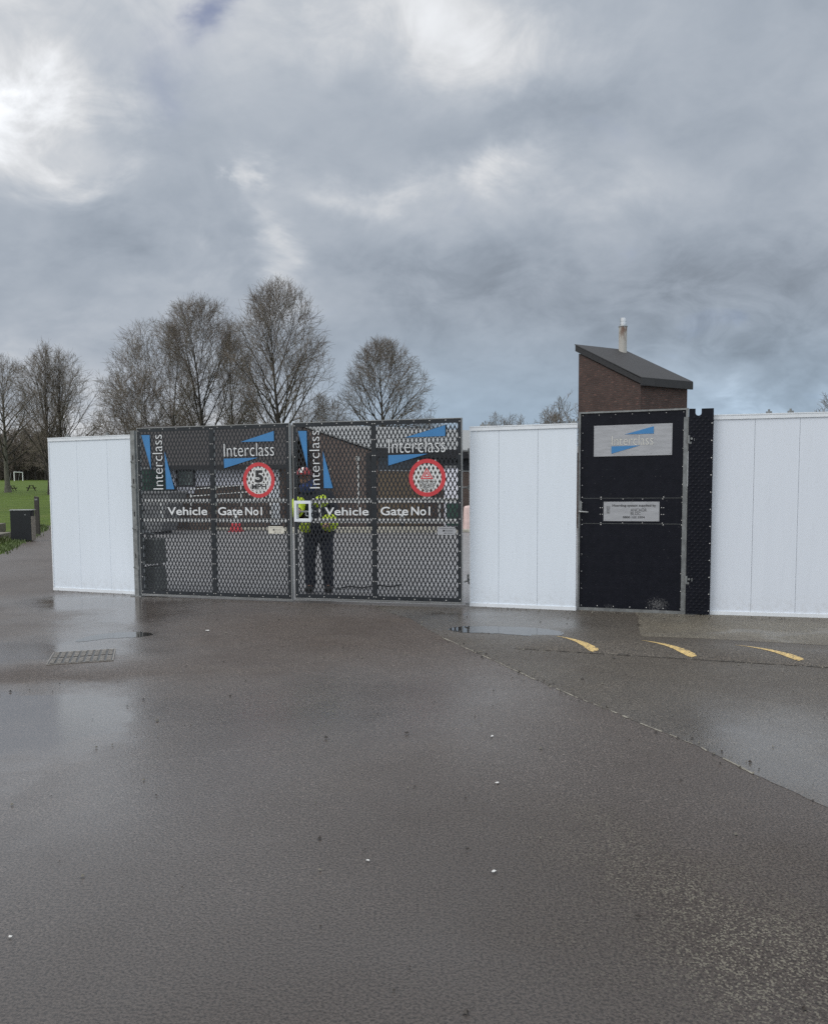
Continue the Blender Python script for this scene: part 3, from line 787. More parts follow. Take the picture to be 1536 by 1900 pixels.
for k in range(12):
    zz = .06 + 2.33 * k / 11
    for xx in (.042, W_ - .042): disc_rivet(b, xx, zz, -.001, .0062)
for k in range(1, 6):
    xx = .042 + (W_ - .084) * k / 6
    for zz in (.06, 2.39): disc_rivet(b, xx, zz, -.001, .0062)
for zz in (1.372, 1.085):
    for xx in (.27, .53, .76, .99): disc_rivet(b, xx, zz, -.001, .0062)
for xx in (.27, 1.0, .042, W_ - .042):
    for zz in (1.395, 1.062): disc_rivet(b, xx, zz, -.001, .0075)
for xx in (.262, .286, .978, 1.002):
    for zz in (1.268, 1.188): disc_rivet(b, xx, zz, -.001, .0062)
b.build('door_skin', ['ply', 'rivet'], t, recalc=False)
m = MB(); m.box(.05, W_ - .05, -.0022, -.0012, 1.383, 1.3865); m.box(.05, W_ - .05, -.0022, -.0012, 1.074, 1.0775); m.build('panel_seam', 'block', t)
sp = MB(); sp.prism_y([(.179, 1.891), (1.086, 1.893), (1.087, 2.265), (.179, 2.262)], -.008, -.0035)
for xx in (.2, .42, .63, .85, 1.065):
    for zz in (1.91, 2.245): disc_rivet(sp, xx, zz, -.008, .004)
s1 = sp.build('sign_plate', ['plate', 'block'], t, recalc=False)
lettering('lettering', 'Interclass', s1, .390, .872, 2.020, 2.134, -.0105, 'etched', -.012, 'greyst', backpad=.012)
tri_emblem(s1, [(.541, 2.149), (.877, 2.150), (.876, 2.236)], -.0085, False); tri_emblem(s1, [(.387, 2.010), (.388, 1.922), (.717, 2.013)], -.0085, False)
sp = MB(); sp.box(.303, .954, -.008, -.0035, 1.107, 1.342)
for xx in (.32, .63, .94):
    for zz in (1.12, 1.33): disc_rivet(sp, xx, zz, -.008, .004)
s2 = sp.build('sign_plate', ['plate', 'block'], t, recalc=False)
lettering('lettering', 'Hoarding system supplied by', s2, .406, .915, 1.274, 1.312, -.0105, 'ink', .012)
lettering('lettering', 'ANCHOR', s2, .622, .808, 1.224, 1.262, -.0105, 'ink', -.01)
lettering('lettering', 'BLOC', s2, .623, .739, 1.181, 1.219, -.0105, 'ink', -.01)
lettering('lettering', '0800 122 3304', s2, .532, .787, 1.143, 1.168, -.0105, 'ink', .012)
def ab_logo(par, x0, x1, z0, z1, y):
    w2, h2 = x1 - x0, z1 - z0; xm = (x0 + x1) / 2; g_ = w2 * .03
    m = MB()
    m.prism_y([(x0, z0 + .18 * h2), (xm - g_, z0 + .30 * h2), (xm - g_, z1 - .14 * h2), (x0 + .06 * w2, z1)], y - .001, y)
    m.prism_y([(xm + g_, z0 + .30 * h2), (x1, z0 + .18 * h2), (x1 - .06 * w2, z1), (xm + g_, z1 - .14 * h2)], y - .001, y)
    m.prism_y([(x0 + .05 * w2, z0 + .12 * h2), (xm, z0), (x1 - .05 * w2, z0 + .12 * h2), (xm, z0 + .22 * h2)], y - .001, y)
    m.box(x0 + .28 * w2, x0 + .36 * w2, y - .002, y - .0012, z0 + .5 * h2, z0 + .8 * h2, 1); m.box(x0 + .64 * w2, x0 + .72 * w2, y - .002, y - .0012, z0 + .5 * h2, z0 + .8 * h2, 1)
    m.prism_y([(x0 + .2 * w2, z0 + .42 * h2), (xm - g_, z0 + .34 * h2), (xm - g_, z0 + .42 * h2), (x0 + .2 * w2, z0 + .50 * h2)], y - .002, y - .0012, 1)
    m.prism_y([(xm + g_, z0 + .34 * h2), (x0 + .8 * w2, z0 + .42 * h2), (x0 + .8 * w2, z0 + .50 * h2), (xm + g_, z0 + .42 * h2)], y - .002, y - .0012, 1)
    m.build('logo', ['ink', 'plate'], par)
ab_logo(s2, .515, .609, 1.181, 1.262, -.0062)
lettering('lettering', 'ANCHOR BLOC', s2, .338, .378, 1.200, 1.292, -.0105, 'ink', -.005, up=True)
ab_logo(s2, .337, .378, 1.148, 1.190, -.0062)
m = MB(); m.prism_y([(x, z) for x, z in [(0, 1.24), (.042, 1.24), (.042, 1.335)] + [(.021 + .021 * math.cos(a), 1.335 + .021 * math.sin(a)) for a in np.linspace(.3, 2.84, 7)] + [(0, 1.335)]], -.022, -.0125)
h_ = m.build('latch_plate', 'galv', t)
m = MB(); m.tube([(.018, -.012, 1.225), (.018, -.055, 1.225), (.035, -.062, 1.223), (.125, -.062, 1.216)], [.013, .012, .011, .008], 10); m.build('lever_handle', 'alu', t)
for z, w2 in ((2.07, .07), (.42, .075)):
    m = MB(); m.box(W_ + .012, W_ + .012 + w2, -.022, -.008, z - .02, z + .02); m.tube([(W_ + .02, -.03, z - .045), (W_ + .02, -.03, z + .045)], .014)
    m.tube([(W_ + .05, -.042, z + .006), (W_ + .05, -.02, z + .006)], .014, 6); m.box(W_ + .015, W_ + .05, -.03, -.02, z - .055, z - .03)
    m.build('hinge', 'galv', t)
m = MB(); m.box(W_ + .0125, W_ + .024, -.02, .03, 1.52, 1.93); m.build('door_closer', 'trim', t)
# ---- filler panel
t = thing('filler_panel', 'narrow black chequered filler panel with a notched top beside the pedestrian gate', 'panel', (3.215, 9.512, 0), R(-13.3))
arc = [(.105 + .034 * math.cos(a), 2.375 + .034 * math.sin(a)) for a in np.linspace(0, -math.pi, 9)]
b = MB(); outl = [(0, .012), (.272, .012), (.272, 2.422), (.139, 2.422)] + arc + [(.071, 2.422), (0, 2.424)]
b.prism_y(outl, 0, .018)
for i in range(7):
    for k in range(62):
        if (i + k) % 2: continue
        cx, cz = .03 + .032 * i, .05 + .0372 * k
        if cx > .235: continue
        s_ = .017
        for ang in (.6,):
            o = [(cx - s_, -.0006, cz - .004), (cx + .004, -.0006, cz - s_), (cx + s_, -.0006, cz + .004), (cx - .004, -.0006, cz + s_)]
            ii = [(cx + (p[0] - cx) * .6, -.0040, cz + (p[2] - cz) * .6) for p in o]
            b.add(o + ii, [(0, 1, 5, 4), (1, 2, 6, 5), (2, 3, 7, 6), (3, 0, 4, 7), (4, 5, 6, 7)])
for k in range(12): disc_rivet(b, .256, .05 + 2.2 * k / 11, -.001, .0075, 1)
b.build('chequer_sheet', ['ply', 'rivet'], t, recalc=False)
m = MB(); m.box(-.055, .268, .0185, .05, .02, 2.33); m.build('backing_frame', 'galv', t)

# ================================================================== GROUND FURNITURE IN FRONT
t = thing('manhole_cover', 'rusty square chequered manhole cover set in the wet asphalt', 'manhole cover', (-3.0, 7.22, .004), R(18))
fr = MB()
for q in ((-.272, .272, -.282, -.2725), (-.272, .272, .2725, .282), (-.272, -.2625, -.2725, .2725), (.2625, .272, -.2725, .2725)): fr.box(*q, -.002, .004)
fr.build('cover_frame', 'iron', t)
cv = MB(); cv.box(-.262, .262, -.272, .272, -.002, .002, 1)
for i in range(9):
    for k in range(12):
        cx, cy = -.232 + .058 * i, -.245 + .0446 * k
        vert = (k // 6 + i) % 2
        if k in (5,): continue
        cv.box(cx - .019, cx + .019, cy - .011, cy + .011, .003, .0075)
cv.build('cover_plate', ['iron', 'ironpit'], t)

def scrap(name, label, cat, x, y, size, mat, group, z=.006):
    n = 9; a0 = rnd.uniform(0, 6.3)
    pts = []
    for i in range(n):
        a = a0 + 2 * math.pi * i / n; r_ = size * rnd.uniform(.55, 1.0)
        pts.append((r_ * math.cos(a), r_ * .7 * math.sin(a), rnd.uniform(.002, size * .35)))
    mb = MB(); mb.add(pts + [(0, 0, size * .3)] + [(p[0], p[1], p[2] - .002) for p in pts],
                      [(i, (i + 1) % n, n) for i in range(n)] + [(i, i + n + 1, (i + 1) % n + n + 1, (i + 1) % n) for i in range(n)])
    o = mb.build(name, mat); o.location = (x, y, z); o.rotation_euler.z = rnd.uniform(0, 3)
    return tag(o, label, cat, group)
GP = 'pale litter scraps on the asphalt'
for x, y, s_, lb in ((-2.21, 8.54, .035, 'white scrap on the asphalt in front of the left vehicle gate leaf'),
                     (-4.77, 11.93, .020, 'white scrap at the foot of the short left hoarding'),
                     (.46, 4.74, .016, 'small white scrap near the sandy asphalt joint'),
                     (.41, 3.96, .016, 'white scrap in the middle of the wet asphalt, nearer than the joint'),
                     (-.19, 3.11, .010, 'tiny white chip left of a second chip in the foreground asphalt'),
                     (.30, 3.01, .013, 'tiny white chip right of a second chip in the foreground asphalt'),
                     (-1.34, 2.57, .009, 'tiny white chip at the lower left of the foreground asphalt')):
    scrap('litter_scrap', lb, 'litter', x, y, s_, 'paper', GP)
for x, y, s_, lb in ((-.53, 4.72, .022, 'dark wet leaf on the asphalt left of the other dark leaf'),
                     (-.05, 4.80, .020, 'dark wet leaf on the asphalt right of the other dark leaf'),
                     (.76, 2.67, .012, 'dark leaf fragment among pale stones at the lower right'),
                     (.21, 3.20, .012, 'dark leaf fragment near the white chip in the foreground'),
                     (2.45, 8.72, .045, 'dark leaf clump in the wet asphalt before the pedestrian gate')):
    scrap('wet_leaf', lb, 'leaf', x, y, s_, 'leaf', 'dark wet leaves', .010)

gr_ = MB()
def grit(x, y, z=.004):
    a_, q = rnd.uniform(0, 6.28), rnd.uniform(.004, .012) * rnd.choice((.6, .8, 1, 1.4))
    p = [(x + q * math.cos(a_ + k * 1.57) * rnd.uniform(.6, 1), y + q * math.sin(a_ + k * 1.57) * rnd.uniform(.6, 1), z) for k in range(4)]
    gr_.add(p + [(x, y, z + q * .8)], [(0, 1, 4), (1, 2, 4), (2, 3, 4), (3, 0, 4)], rnd.choice((0, 0, 1)))
for x0, y0, x1, y1, n in ((-5.5, 12.3, -4.1, 11.72, 60), (-3.9, 11.45, -1.6, 10.72, 90), (-1.6, 10.7, .6, 10.12, 90), (.72, 10.26, 2.0, 9.82, 110), (2.0, 9.86, 3.3, 9.38, 160), (3.3, 9.40, 8.8, 8.02, 260)):
    for _ in range(n):
        f = rnd.random(); grit(x0 + (x1 - x0) * f, y0 + (y1 - y0) * f - abs(rnd.gauss(0, .11)), .009)
for _ in range(260):
    k = rnd.randrange(len(sm)); grit(sm[k][0] + rnd.gauss(0, .05), sm[k][1] + rnd.gauss(0, .05), .006)
for _ in range(220): grit(rnd.uniform(-3.2, 3.2), rnd.uniform(2.1, 9.5), .006)
for _ in range(160):
    s_ = rnd.uniform(0, 5); p = H0 + HE * s_ - HN * abs(rnd.gauss(.03, .05)); grit(p.x, p.y, .010)
tag(gr_.build('grit', ['leaf', 'sleeper'], recalc=False), kind='stuff')

# ================================================================== LEFT PARK FURNITURE
t = thing('litter_bin', 'square black litter bin with pale lid beside the path', 'bin', (-12.70, 25.45, 0), R(14))
bd = MB(); bd.box(0, .60, 0, .55, .03, .98); bd.build('bin_body', 'bin', t, bevel=.012)
bd = MB(); bd.box(.601, .63, .02, .53, .03, .80); bd.build('side_slat', 'binside', t)
bd = MB(); bd.box(.6005, .62, .08, .46, .81, .965); bd.build('opening', 'fascia', t)
bd = MB(); bd.box(-.015, .645, -.015, .565, .981, 1.015); bd.build('bin_lid', 'binlid', t, bevel=.01)
bd = MB(); bd.tube([(.44, -.001, .85), (.44, -.012, .85)], .018); bd.build('lock', 'alu', t)
bd = MB(); bd.box(.05, .55, .05, .5, 0, .03); bd.build('bin_foot', 'bin', t)
t = thing('timber_post', 'tall weathered timber post standing behind the litter bin', 'post', (-13.82, 29.7, 0), R(8))
pm = MB(); pm.hexa([(-.075, -.075, 0), (.075, -.075, 0), (.075, .075, 0), (-.075, .075, 0)], [(-.07, -.07, 1.42), (.075, -.07, 1.40), (.07, .07, 1.40), (-.07, .07, 1.44)]); pm.build('post_shaft', 'post', t, bevel=.012)
pm = MB(); pm.box(-.05, .05, -.078, -.074, 1.28, 1.34); pm.build('metal_plate', 'greyst', t)
for lb, p0, p1, hh in (('low weathered timber edging beam ending beside the litter bin', (-12.55, 23.3), (-13.75, 27.6), .22),
                       ('higher weathered timber edging beam on the grass behind the litter bin', (-14.6, 26.5), (-16.75, 33.2), .34)):
    dv = Vector(p1) - Vector(p0); L_ = dv.length
    t = thing('edging_beam', lb, 'edging beam', (p0[0], p0[1], 0), math.atan2(dv.y, dv.x), 'timber edging beams')
    m = MB(); m.box(0, L_, 0, .42, 0, hh); m.build('beam_timber', 'sleeper', t, bevel=.02)
    m = MB(); m.box(.3, .34, -.012, -.001, 0, hh * .9); m.build('fixing_strap', 'greyst', t)

def blade_field(name, spots, n, h0, h1, mat, spread):
    mb = MB()
    for (x, y) in spots:
        for _ in range(n):
            px, py = x + rnd.gauss(0, spread), y + rnd.gauss(0, spread)
            hh, a = rnd.uniform(h0, h1), rnd.uniform(0, 6.28)
            wd = rnd.uniform(.008, .018) * (h1 / .12) ** .5; lean = rnd.uniform(.1, .7) * hh
            c, s_ = math.cos(a), math.sin(a); z = rise(py) - .01
            mb.add([(px - c * wd, py - s_ * wd, z), (px + c * wd, py + s_ * wd, z), (px + s_ * lean * .5 + c * wd * .6, py - c * lean * .5 + s_ * wd * .6, z + hh * .7), (px + s_ * lean, py - c * lean, z + hh)],
                   [(0, 1, 2), (0, 2, 3)])
    o = mb.build(name, mat, recalc=False)
    return tag(o, kind='stuff')
sp_ = []
for (x0, y0), (x1, y1) in zip(edge[1:], edge[2:]):
    n = int(abs(y1 - y0) / .22)
    for k in range(n): sp_.append((x0 + (x1 - x0) * k / n - .18, y0 + (y1 - y0) * k / n))
blade_field('grass', sp_, 34, .04, .14, 'blade', .13)
sp_ = [(-12.3 - .27 * k * .45 - .05, 22.5 + k * .45) for k in range(9)]
o = blade_field('weed_leaves', sp_, 60, .06, .24, 'weed', .2)

def picnic_table(label, x, y, rz):
    t = thing('picnic_table', label, 'picnic table', (x, y, rise(y) - .01), rz, 'picnic tables on the field')
    bx('table_top', 'table', t, -.9, .9, -.30, .30, .70, .75)
    for s_ in (-1, 1):
        bx('bench_seat', 'table', t, -.9, .9, s_ * .52 - .10, s_ * .52 + .10, .42, .47)
        bx('bench_support', 'table', t, s_ * .62 - .03, s_ * .62 + .03, -.58, .58, .34, .42)
        for q in (-1, 1):
            m = MB(); m.tube([(s_ * .62, q * .50, 0), (s_ * .62, q * .18, .70)], .05, 6); m.build('leg', 'table', t)
    return t
picnic_table('dark picnic table out on the open grass to the right of the tree trunk', -52.3, 111, R(112))
picnic_table('dark picnic table half hidden behind the leftmost tree trunk', -54.6, 110, R(100))
t = thing('goal', 'white football goal far across the field below the woodland', 'goal', (-108.0, 222, rise(222) - .01), R(90))
for s_ in (-1, 1):
    m = MB(); m.tube([(s_ * 2.4, 0, 0), (s_ * 2.4, 0, 2.44)], .11, 8); m.build('goal_post', 'goal', t)
    m = MB(); m.tube([(s_ * 2.4, 1.3, 0), (s_ * 2.4, .8, 2.3)], .05, 6); m.build('stanchion', 'greyst', t)
m = MB(); m.tube([(-2.4, 0, 2.44), (2.4, 0, 2.44)], .11, 8); m.build('crossbar', 'goal', t)

# ================================================================== BUILDINGS
D1, D2 = Vector((-.49, .872)), Vector((.872, .49))
def loc2(o, a, b_, z): return (o[0] + D1.x * a + D2.x * b_, o[1] + D1.y * a + D2.y * b_, z)
# brick boiler tower with a lean-to roof; local x along the eaves side (D2), local y along the gable side (D1)
t = thing('brick_tower', 'dark brick tower with a steep single slope roof behind the pedestrian gate', 'tower', (8.34, 30, 0), math.atan2(D2.y, D2.x))
w1, w2, he, hr_ = 3.63, 2.64, 5.45, 7.18
m = MB(); i_ = .10
m.hexa([(i_, i_, 0), (w2 - i_, i_, 0), (w2 - i_, w1 - i_, 0), (i_, w1 - i_, 0)], [(i_, i_, he - .05), (w2 - i_, i_, he - .05), (w2 - i_, w1 - i_, hr_ - .14), (i_, w1 - i_, hr_ - .14)])
m.build('wall', 'brick', t)
sl = (hr_ - he) / w1
m = MB(); m.hexa([(-.02, -.06, he + .17), (w2 + .02, -.06, he + .17), (w2 + .02, w1 + .02, hr_ + .215), (-.02, w1 + .02, hr_ + .215)],
                 [(-.02, -.06, he + .20), (w2 + .02, -.06, he + .20), (w2 + .02, w1 + .02, hr_ + .25), (-.02, w1 + .02, hr_ + .25)])
rf = m.build('roof', 'roof', t)
m = MB(); m.hexa([(0, 0, he - .03), (.09, 0, he - .03), (.09, w1, hr_ - .03), (0, w1, hr_ - .03)], [(0, 0, he + .168), (.09, 0, he + .168), (.09, w1, hr_ + .205), (0, w1, hr_ + .205)])
m.build('verge_board', 'fascia', t)
m = MB(); m.box(-.015, w2 + .015, -.075, -.005, he - .10, he + .168); m.box(-.015, .62, -.082, -.076, he - .07, he + .14, 1); m.build('fascia_board', ['fascia', 'roof'], t)
m = MB(); m.tube([(1.05, 1.75, he + .9)] + [(1.05, 1.75, he + .9)][:0] + [(1.05, 1.75, he + .92)], .05); 
t2 = thing('flue', 'rusty round chimney flue with a bright steel cowl on the tower roof', 'flue', (8.34 + D1.x * 3.30 + D2.x * 2.25, 30 + D1.y * 3.30 + D2.y * 2.25, 7.06), 0)
m = MB(); m.tube([(0, 0, 0), (0, 0, 1.20)], .165, 20); m.build('flue_pipe', 'flue', t2, smooth=False)
m = MB(); m.tube([(0, 0, 1.201), (0, 0, 1.24)], .185, 20); m.build('collar', 'alu', t2)
m = MB(); m.tube([(0, 0, 1.24), (0, 0, 1.30), (0, 0, 1.301), (0, 0, 1.345), (0, 0, 1.346), (0, 0, 1.42)], [.115, .115, .13, .13, .115, .115], 20); m.tube([(0, 0, 1.42), (0, 0, 1.56)], .125, 20); m.build('steel_cowl', 'steel', t2)

# low brick hall behind the right leaf: gable wall with a metal roof, eaves side with a timber shutter
Q = (-1.77, 34.0)
t = thing('brick_hall', 'low brick hall with a grey metal roof seen through the right gate leaf', 'building', (Q[0], Q[1], 0), math.atan2(D2.y, D2.x))
LW, AP, BK, ze, zr = 13.0, 8.0, 10.6, 3.36, 4.98
m = MB()
prof = [(0, 0), (BK, 0), (BK, 4.2), (AP, zr - .15), (0, ze - .15)]
m.add([(0.0, y, z) for y, z in prof] + [(LW, y, z) for y, z in prof], [tuple(range(5)), tuple(range(9, 4, -1))] + [(k, k + 5, (k + 1) % 5 + 5, (k + 1) % 5) for k in range(5)])
m.build('wall', 'brickd', t)
m = MB()
m.hexa([(-.12, -.25, ze - .08), (LW + .1, -.25, ze - .08), (LW + .1, AP, zr - .06), (-.12, AP, zr - .06)], [(-.12, -.25, ze), (LW + .1, -.25, ze), (LW + .1, AP, zr), (-.12, AP, zr)])
m.hexa([(-.12, AP, zr - .06), (LW + .1, AP, zr - .06), (LW + .1, BK + .1, 4.16), (-.12, BK + .1, 4.16)], [(-.12, AP, zr), (LW + .1, AP, zr), (LW + .1, BK + .1, 4.24), (-.12, BK + .1, 4.24)])
m.build('roof', 'metalroof', t)
m = MB(); m.box(-.13, LW + .1, -.34, -.255, ze - .38, ze - .02); m.box(-.13, LW + .1, -.25, -.004, ze - .30, ze - .20); m.build('fascia_board', 'fascia', t)
m = MB(); m.box(.35, 6.5, -.012, -.002, 2.45, 3.0); m.build('window_band', 'darkglass', t)
m = MB(); m.box(.3, 6.6, -.03, -.013, 2.40, 2.45); m.build('window_sill', 'alu', t)
m = MB(); m.box(.32, 2.55, -.014, -.002, .05, 2.38); m.build('timber_shutter', 'timber', t)
m = MB(); m.box(-.05, -.004, .0, .40, .0, ze - .2); m.build('corner_pier', 'fascia', t)
m = MB(); m.tube([(-.05, 1.15, .9), (-.05, 1.15, 2.85)], .045, 8); m.box(-.13, -.005, 1.05, 1.25, 2.85, 3.05); m.build('downpipe', 'goal', t)
m = MB(); m.box(-.006, -.002, 4.2, 6.4, 2.55, 2.62); m.build('brick_band', 'kerb', t)

# bungalow behind the left leaf
t = thing('bungalow', 'long low pavilion with a dark tiled roof and pale panels behind the left gate leaf', 'building', (-13.2, 36, 0), 0)
BL = 7.45
bx('wall', 'brickd', t, 0, BL, .02, 9.5, 0, 2.66)
m = MB(); m.hexa([(-.4, -.45, 2.62), (BL + .25, -.45, 2.62), (BL + .25, 5.0, 4.78), (-.4, 5.0, 4.78)], [(-.4, -.45, 2.72), (BL + .25, -.45, 2.72), (BL + .25, 5.0, 4.90), (-.4, 5.0, 4.90)])
m.hexa([(-.4, 5.0, 4.78), (BL + .25, 5.0, 4.78), (BL + .25, 10, 2.62), (-.4, 10, 2.62)], [(-.4, 5.0, 4.90), (BL + .25, 5.0, 4.90), (BL + .25, 10, 2.72), (-.4, 10, 2.72)])
m.build('roof', 'tile', t)
m = MB(); m.box(-.4, BL + .25, -.50, -.451, 2.56, 2.73); m.build('fascia_board', 'fascia', t)
bx('wall_panel', 'panel', t, 2.3, 2.66, -.03, .01, 1.80, 2.60)
bx('wall_panel', 'panel', t, 3.55, 5.75, -.03, .01, 1.82, 2.60)
bx('wall_panel', 'panel', t, 2.72, 3.50, -.035, .01, 1.50, 1.80)
wf = MB()
for q in ((2.70, 2.80, 1.80, 2.60), (3.42, 3.52, 1.80, 2.60), (2.80, 3.42, 1.80, 1.88), (2.80, 3.42, 2.48, 2.60)): wf.box(q[0], q[1], -.05, .012, q[2], q[3])
wn_ = wf.build('window', 'fascia', t); bx('pane', 'glass', wn_, 2.80, 3.42, -.02, .005, 1.88, 2.48)
bx('pale_door', 'trim', t, 6.75, 7.25, -.03, .01, .1, 2.55)
# ramp with handrails in front of the bungalow
t = thing('access_ramp', 'brick access ramp with thin white handrails before the pavilion', 'ramp', (-9.3, 33.6, 0), R(6))
m = MB(); m.hexa([(0, 0, 0), (3.2, 0, 0), (3.2, 1.2, 0), (0, 1.2, 0)], [(0, 0, .55), (3.2, 0, 1.15), (3.2, 1.2, 1.15), (0, 1.2, .55)]); m.build('ramp_base', 'brickd', t)
for dz in (.82, 1.08 - .55):
    m = MB(); m.tube([(0, .05, dz + .85), (3.2, .05, dz + 1.08)], .022, 6); m.build('handrail', 'goal', t)
for k in range(4):
    xx = .05 + 1.03 * k; m = MB(); m.tube([(xx, .05, .5 + .19 * xx), (xx, .05, 1.67 + .07 * xx)], .02, 6); m.build('baluster', 'goal', t)

# things standing in the yard
t = thing('green_container', 'green steel container standing behind the left edge of the gate', 'container', (-12.3, 33.2, 0), 0)
bx('container_body', 'greenc', t, 0, 1.5, 0, 2.4, .12, 2.50)
m = MB()
for k in range(10): m.box(.06 + .145 * k, .13 + .145 * k, -.03, -.002, .2, 2.42)
m.build('corrugated_front', 'greenc', t)
m = MB(); m.box(-.02, 1.52, -.04, 2.42, 2.502, 2.60); m.build('top_rail', 'greyst', t)
for xx in (.0, 1.3): bx('corner_casting', 'greyst', t, xx, xx + .2, -.05, .2, 0, .118)
t = thing('grey_skip', 'grey steel skip in front of the green container', 'skip', (-11.8, 29.9, 0), R(-4))
m = MB(); m.hexa([(.35, 0, .1), (2.5, 0, .1), (2.5, 1.5, .1), (.35, 1.5, .1)], [(0, -.1, 1.55), (2.95, -.1, 1.55), (2.95, 1.6, 1.55), (0, 1.6, 1.55)]); m.build('skip_body', 'greyst', t)
m = MB(); m.box(-.04, 2.99, -.14, -.101, 1.5, 1.6); m.box(-.04, 2.99, 1.601, 1.64, 1.5, 1.6); m.build('rim', 'greyst', t)
for xx in (.9, 1.9): 
    m = MB(); m.tube([(xx, -.12, .9), (xx, -.2, .9)], .06); m.build('lifting_lug', 'fascia', t)
m = MB(); m.box(.5, 2.4, .1, 1.4, 0, .1); m.build('skid', 'fascia', t)
t = thing('site_cabin', 'tall white site cabin behind the right edge of the gate', 'cabin', (1.22, 32.2, 0), R(-2))
bx('cabin_body', 'whitec', t, 0, .66, 0, 2.2, .12, 2.46)
m = MB(); m.box(-.03, .69, -.04, 2.24, 2.461, 2.54); m.build('cabin_roof', 'greyst', t)
m = MB(); m.box(.08, .58, -.02, -.001, .15, 1.05); m.build('vent_panel', 'greenc', t)
m = MB(); m.box(.07, .59, -.018, -.001, 1.10, 2.36); m.build('door', 'whitec', t)
m = MB(); m.box(0, .66, .05, 2.1, 0, .118); m.build('skid', 'fascia', t)
t = thing('barrier', 'faded red and white plastic barrier seen in the gap right of the gates', 'barrier', (1.93, 31.0, 0), R(5))
m = MB(); m.hexa([(0, 0, 0), (.45, 0, 0), (.45, .5, 0), (0, .5, 0)], [(.03, .12, .95), (.32, .12, .98), (.32, .38, .98), (.03, .38, .95)]); m.build('white_section', 'pink', t, bevel=.08)
m = MB(); m.hexa([(.33, -.02, .45), (1.2, -.02, .05), (1.2, .52, .05), (.33, .52, .45)], [(.31, .1, 1.02), (1.2, .1, 1.0), (1.2, .4, 1.0), (.31, .4, 1.02)]); m.build('red_section', 'orange', t, bevel=.06)
t = thing('traffic_cone', 'small red and white cone standing in the yard beyond the left gate leaf', 'cone', (-6.95, 31.6, .0), 0)
m = MB(); m.tube([(0, 0, .03), (0, 0, .34)], [.24, .17], 14); m.build('cone_base', 'red', t)
m = MB(); m.tube([(0, 0, .341), (0, 0, .78)], [.17, .05], 14); m.build('white_sleeve', 'goal', t)
m = MB(); m.box(-.26, .26, -.26, .26, 0, .03); m.build('foot', 'red', t)
t = thing('bollard_light', 'low dark bollard with a round white lamp head in the yard', 'bollard', (-.48, 33.2, 0), 0)
m = MB(); m.tube([(0, 0, 0), (0, 0, .42)], .06, 10); m.build('bollard_shaft', 'fascia', t)
m = MB(); m.tube([(0, 0, .42), (0, 0, .47), (0, 0, .54), (0, 0, .61), (0, 0, .64)], [.06, .11, .125, .10, .03], 14); m.build('lamp_head', 'goal', t, smooth=True)
for k, (x, y, rz, lb) in enumerate(((-4.10, 12.10, R(-17), 'dark grey ballast block stacked behind the hinge side of the left gate leaf'),
                                    (1.15, 11.0, R(-18), 'dark grey ballast block behind the middle white hoarding'))):
    t = thing('ballast_block', lb, 'ballast block', (x, y, 0), rz, 'hoarding ballast blocks')
    for q in range(2):
        m = MB(); m.hexa([(0.0, 0, .42 * q + .003), (.24, 0, .42 * q + .003), (.24, .32, .42 * q + .003), (0, .32, .42 * q + .003)], [(.015, .015, .42 * q + .38), (.225, .015, .42 * q + .38), (.225, .305, .42 * q + .38), (.015, .305, .42 * q + .38)])
        b_ = m.build('stacked_block', 'block', t, bevel=.015)
    m = MB(); m.tube([(.12, -.25, .95), (.12, .16, .86), (.12, .16, .80)], .024); m.build('brace_arm', 'galv', t)
t = thing('hose', 'thin dark hose lying on the yard behind the right gate leaf', 'hose', (-.80, 12.3, .01), 0)
m = MB(); m.tube([(-.3 + .06 * k, .12 * math.sin(k * .9) + .02 * k, .012) for k in range(16)], .012, 6); m.build('hose_tube', 'fascia', t, smooth=True)
m = MB(); m.tube([(-.31, -.02, .012), (-.39, -.05, .012)], .018, 8); m.build('coupling', 'galv', t)

# ================================================================== BARE TREES
def tubes_np(branches):
    """branches: list of (points Nx3, radii N, sides) -> vertices, faces"""
    groups = {}
    for p, r, s_ in branches: groups.setdefault((len(p), s_), []).append((p, r))
    V, Fq, off = [], [], 0
    for (n, s_), lst in groups.items():
        P = np.array([q[0] for q in lst]); Rr = np.array([q[1] for q in lst]); B = len(lst)
        T = np.empty_like(P); T[:, 1:-1] = P[:, 2:] - P[:, :-2]; T[:, 0] = P[:, 1] - P[:, 0]; T[:, -1] = P[:, -1] - P[:, -2]
        T /= np.linalg.norm(T, axis=2, keepdims=True) + 1e-9
        ref = np.where(np.abs(T[..., 2:3]) < .9, np.array([0, 0, 1.]), np.array([1., 0, 0]))
        A = np.cross(T, ref); A /= np.linalg.norm(A, axis=2, keepdims=True) + 1e-9
        C = np.cross(T, A)
        ang = np.arange(s_) * 2 * np.pi / s_
        verts = P[:, :, None] + (A[:, :, None] * np.cos(ang)[None, None, :, None] + C[:, :, None] * np.sin(ang)[None, None, :, None]) * Rr[:, :, None, None]
        V.append(verts.reshape(-1, 3))
        idx = np.arange(B * n * s_).reshape(B, n, s_) + off
        nx = np.roll(idx, -1, axis=2)
        q = np.stack([idx[:, :-1], nx[:, :-1], nx[:, 1:], idx[:, 1:]], axis=-1).reshape(-1, 4)
        Fq.append(q); off += B * n * s_
    return np.concatenate(V), np.concatenate(Fq)
